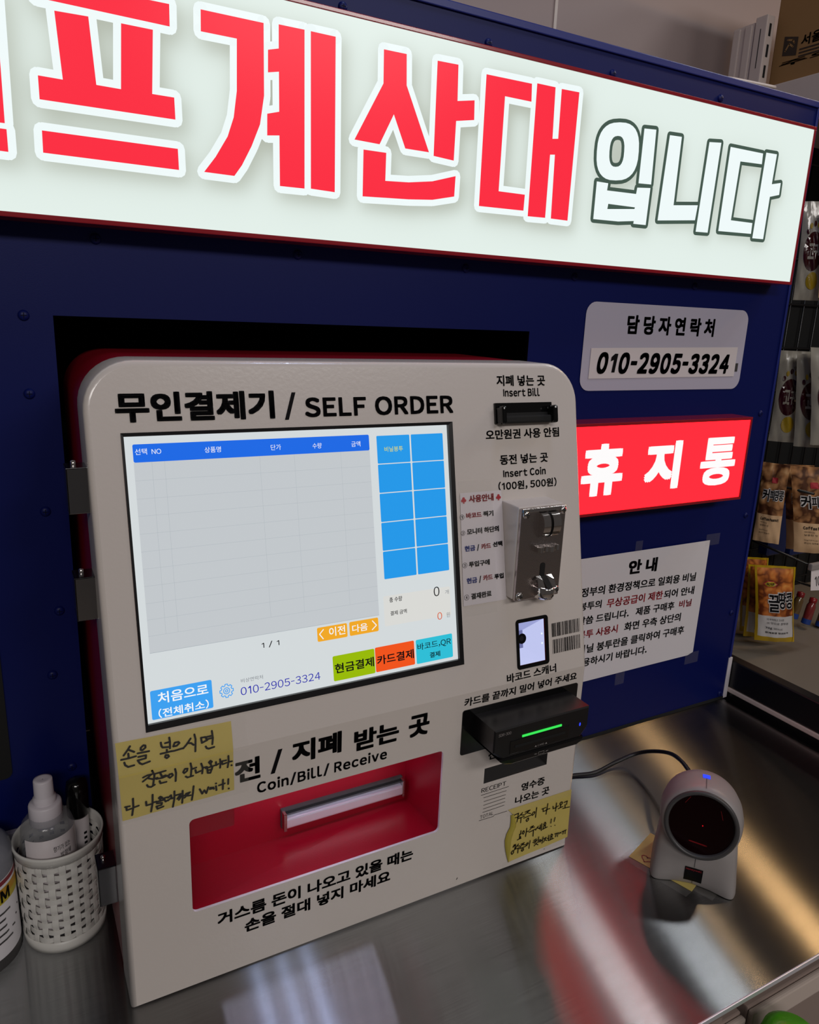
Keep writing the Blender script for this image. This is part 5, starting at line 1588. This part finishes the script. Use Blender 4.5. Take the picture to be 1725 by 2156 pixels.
M['bag_gold'] = pmat('gold_print', rgb(176, 146, 30), 0.35)
def make_bag(kind, bot, w, h, yaw, lean, label, group):
    """upright sealed pouch; local s across, t up; front bulges"""
    root = tag(empty('snack_bag', bot), label, 'snack bag', group)
    cy, sy = math.cos(yaw), math.sin(yaw)
    ex = Vector((cy, sy, 0))
    ny = Vector((sy, -cy, 0))
    th = w * 0.17
    seed = rnd.random() * 10
    def fr(s, t, lift=0.0, side=1):
        b = th * max(0.0, 1 - (2 * s) ** 2) ** 0.7 * max(0.0, min(1, (0.96 - t) / 0.5)) ** 0.6 * max(0.0, min(1, (t + .02) / 0.10)) ** 0.5
        wr = 0.0016 * math.sin(17 * s + 9 * t + seed) * math.sin(13 * t + 5 * s + seed)
        pinch = 1 - 0.05 * math.sin(math.pi * min(1, max(0, t)))
        return Vector(bot) + ex * (s * w * pinch + lean * t * h) + Vector((0, 0, t * h)) + ny * ((b + wr + lift) if side > 0 else (-0.6 * b + wr * 0.5 - 0.0006))
    mb = MB()
    ns, nt_ = 14, 22
    zones = {'honey': [(0.0, 0.075, 'bag_yellow'), (0.075, 0.36, 'bag_white'), (0.36, 0.975, 'nuts_honey'), (0.975, 1.0, 'bag_yellow')],
             'coffee': [(0.0, 0.36, 'bag_kraft'), (0.36, 1.0, 'nuts_coffee')],
             'sweet': [(0.0, 1.0, 'bag_milky')]}[kind]
    for t0, t1, m in zones:
        n_ = max(2, int(nt_ * (t1 - t0)) + 1)
        v = [fr(-0.5 + i / ns, t0 + (t1 - t0) * j / n_) for j in range(n_ + 1) for i in range(ns + 1)]
        mb.add(v, [(j * (ns + 1) + i, j * (ns + 1) + i + 1, (j + 1) * (ns + 1) + i + 1, (j + 1) * (ns + 1) + i) for j in range(n_) for i in range(ns)], m, True)
    bm_ = {'honey': 'bag_yellow', 'coffee': 'bag_kraft', 'sweet': 'bag_milky'}[kind]
    v = [fr(-0.5 + i / ns, j / nt_, 0, -1) for j in range(nt_ + 1) for i in range(ns + 1)]
    mb.add(v, [(j * (ns + 1) + i + 1, j * (ns + 1) + i, (j + 1) * (ns + 1) + i, (j + 1) * (ns + 1) + i + 1) for j in range(nt_) for i in range(ns)], bm_, True)
    def decal(body, box, bold, m, lift):
        vs, fs = text_in(body, box, bold)
        mb.add([fr(a, b, lift) for a, b in vs], fs, m)
    def shape(poly, m, lift):
        n_ = len(poly)
        ca, cb_ = sum(p[0] for p in poly) / n_, sum(p[1] for p in poly) / n_
        v = [fr(ca + (a - ca) * q / 5, cb_ + (b_ - cb_) * q / 5, lift) for q in range(1, 6) for a, b_ in poly]
        f = [(j * n_ + i, j * n_ + (i + 1) % n_, (j + 1) * n_ + (i + 1) % n_, (j + 1) * n_ + i) for j in range(4) for i in range(n_)] + [tuple(range(n_))]
        mb.add(v, f, m)
    if kind == 'honey':
        for a in (-0.5, 0.45):
            mb.add([fr(a, j / 10, 0.0008) for j in range(11)] + [fr(a + 0.05, j / 10, 0.0008) for j in range(11)], [(j, j + 11, j + 12, j + 1) for j in range(10)], 'bag_yellow', True)
        for dx, ch, bx in ((0, '꿀', (-0.22, 0.42, 0.06, 0.64)), (0, '땅콩', (0.04, 0.47, 0.42, 0.68))):
            decal(ch, (bx[0] - .02, bx[1] - .012, bx[2] + .02, bx[3] + .012), 0.085, 'bag_white', 0.0010)
            decal(ch, bx, 0.022, 'ink', 0.0016)
        hexa = [(-0.33, 0.775), (-0.24, 0.735), (-0.06, 0.735), (0.03, 0.775), (-0.06, 0.815), (-0.24, 0.815)]
        shape(hexa, 'redink', 0.001)
        shape([(-0.15 + (x + .15) * .86, .775 + (z - .775) * .8) for x, z in hexa], 'bag_gold', 0.0014)
        decal('머거본', (-0.25, 0.757, -0.05, 0.793), 0.03, 'ink', 0.0018)
        decal('더 바삭하고 고소한', (-0.25, 0.30, 0.18, 0.33), 0.0, 'ink', 0.001)
        decal('이 맛으로 꿀땅콩', (-0.25, 0.25, 0.3, 0.28), 0.0, 'ink', 0.001)
        decal('70g', (-0.28, 0.18, -0.12, 0.215), 0.02, 'ink', 0.001)
        decal('(365 kcal)', (-0.1, 0.18, 0.14, 0.21), 0.0, 'ink', 0.001)
        decal('원재료명 뒷면표기', (-0.28, 0.125, 0.3, 0.15), 0.02, 'ink', 0.001)
    elif kind == 'coffee':
        for ch, bx in (('커', (-0.34, 0.53, -0.08, 0.68)), ('피', (-0.06, 0.55, 0.12, 0.67)), ('땅콩', (0.14, 0.55, 0.46, 0.68))):
            decal(ch, (bx[0] - .02, bx[1] - .01, bx[2] + .02, bx[3] + .01), 0.10, 'bag_white', 0.0010)
            decal(ch, bx, 0.022, 'ink', 0.0016)
        decal('Coffee Peanut', (-0.30, 0.285, 0.40, 0.325), 0.06, 'card_ink', 0.001)
        for k, (t0, wd) in enumerate(((0.245, .26), (0.21, .34), (0.15, .34), (0.115, .40))):
            decal(('커피와 땅콩의 만남', '달콤한 맛', '60g(335 kcal)', '원산지 뒷면표기')[k], (-0.28, t0, -0.28 + wd, t0 + 0.022), 0.0, 'card_ink', 0.001)
        shape(rrect(-0.06, 0.76, 0.16, 0.83, 0.02, 3), 'redink', 0.001)
    else:
        shape([(-0.02 + 0.36 * math.cos(a * math.pi / 16), 0.50 + 0.20 * math.sin(a * math.pi / 16)) for a in range(32)], 'maroon', 0.0010)
        decal('고', (-0.22, 0.42, 0.0, 0.58), 0.03, 'bag_milky', 0.0016)
        decal('구마', (0.0, 0.42, 0.3, 0.58), 0.03, 'bag_milky', 0.0016)
        shape([(0.05 + 0.22 * math.cos(a * math.pi / 12), 0.20 + 0.09 * math.sin(a * math.pi / 12)) for a in range(24)], 'bag_gold', 0.0010)
        for k in range(4):
            a0 = math.radians(150 - 28 * k)
            shape([(-0.02 + 0.30 * math.cos(a0) + 0.055 * math.cos(q * math.pi / 6), 0.62 + 0.16 * math.sin(a0) + 0.03 * math.sin(q * math.pi / 6)) for q in range(12)], 'bag_gold' if k % 2 else 'maroon', 0.0012)
        decal('100%', (0.0, 0.80, 0.22, 0.835), 0.01, 'card_ink', 0.001)
    mb.build('pouch', root)
    return root
BAG_LABELS = [
    ('yellow-edged peanut bag with brush lettering, front of the lowest peg', 'yellow peanut bags on the lowest peg'),
    ('yellow-edged peanut bag right behind the front one on the lowest peg', 'yellow peanut bags on the lowest peg'),
    ('yellow-edged peanut bag rearmost on the lowest peg, next to the partition', 'yellow peanut bags on the lowest peg'),
    ('tan coffee peanut bag hanging frontmost at the right edge', 'tan coffee peanut bags'),
    ('tan coffee peanut bag mostly hidden behind the frontmost one', 'tan coffee peanut bags'),
    ('tan coffee peanut bag turned aside, next to the partition edge', 'tan coffee peanut bags'),
    ('milky bag with a maroon oval, nearest the partition in the middle row', 'milky bags with a maroon oval'),
    ('milky bag with a maroon oval, second from the partition in the middle row', 'milky bags with a maroon oval'),
    ('milky bag with a maroon oval, cut by the right edge in the middle row', 'milky bags with a maroon oval'),
    ('milky bag in the top row beside the lower corner of the lit sign', 'milky bags with a maroon oval'),
    ('tan bag in the top row, cut by the right edge', 'tan coffee peanut bags')]
for (kind, bot, w, h, yaw, lean), (lb, gp) in zip(BAGS, BAG_LABELS):
    make_bag(kind, bot, w, h, yaw, lean, lb, gp)
# pegs with a price tag holder
def peg(p, q, mname='black', r=0.0028):
    MB().tube([p, q], r, mname, 8).build('peg', rack)
peg((1.372, 0.352, 0.155), (1.445, 0.060, 0.138))
peg((1.46, 0.352, 0.345), (1.497, 0.055, 0.340))
peg((1.365, 0.352, 0.235), (1.375, 0.058, 0.203))
peg((1.45, 0.352, 0.60), (1.52, 0.05, 0.60))
peg((1.40, 0.352, 0.345), (1.40, 0.10, 0.345))
peg((1.36, 0.352, 0.62), (1.385, 0.12, 0.62))
pt = MB()
pt.box((1.362, 0.052, 0.196), (1.46, 0.062, 0.211), 'scan_grey', 0.003)
pt.add([(1.364, 0.054, 0.197), (1.46, 0.054, 0.193), (1.46, 0.044, 0.146), (1.358, 0.044, 0.158)], [(0, 1, 2, 3)], 'label_paper')
vs, fs = text_in('10', (1.374, 0.164, 1.394, 0.184), 0.0)
pt.add([(x, 0.0540 - (0.197 - z) * 0.222 - 0.0012, z) for x, z in vs], fs, 'dark_grey')
simple('price_tag', pt, None, 'white price tag on the end of a black peg', 'price tag')
# small candy sticks and blue packets deeper in the rack
def candy(x, y, z, label, c):
    t = tag(empty('candy_tube', (x, y, z)), label, 'candy', 'small candy tubes at the right edge')
    X = Matrix.Translation((x, y, z)) @ Matrix.Rotation(math.radians(14), 4, 'Y')
    MB().lathe([(0.0005, 0.0), (0.008, 0.001), (0.010, 0.006), (0.010, 0.045), (0.007, 0.053)], pmat('candy_body', c, 0.15, coat=0.6), 18, X).build('body', t)
    MB().lathe([(0.0075, 0.053), (0.0082, 0.054), (0.0082, 0.064), (0.0005, 0.066)], pmat('candy_red_cap', rgb(130, 20, 26), 0.3), 18, X).build('cap', t)
    MB().lathe([(0.0102, 0.002), (0.0102, 0.014)], pmat('candy_blue_band', rgb(30, 60, 130), 0.3), 18, X).build('band', t)
candy(1.50, 0.16, 0.028, 'small candy tube with a red cap, nearest the yellow peanut bags', rgb(92, 70, 40))
candy(1.535, 0.15, 0.012, 'small candy tube with a red cap, second from the yellow peanut bags', rgb(120, 40, 40))
candy(1.575, 0.14, 0.002, 'small candy tube with a red cap, cut by the right edge', rgb(90, 60, 36))
for i, (x, z) in enumerate(((1.53, 0.20), (1.62, 0.19))):
    p = MB().box((x, 0.27, z - 0.06), (x + 0.07, 0.30, z + 0.07), pmat('blue_film', rgb(14, 32, 84), 0.3), 0.008, 3)
    simple('blue_packet', p, None, ('dark blue packet deep in the rack under the tan bags', 'dark blue packet deep in the rack at the right edge')[i], 'packet', 'blue packets deep in the rack')
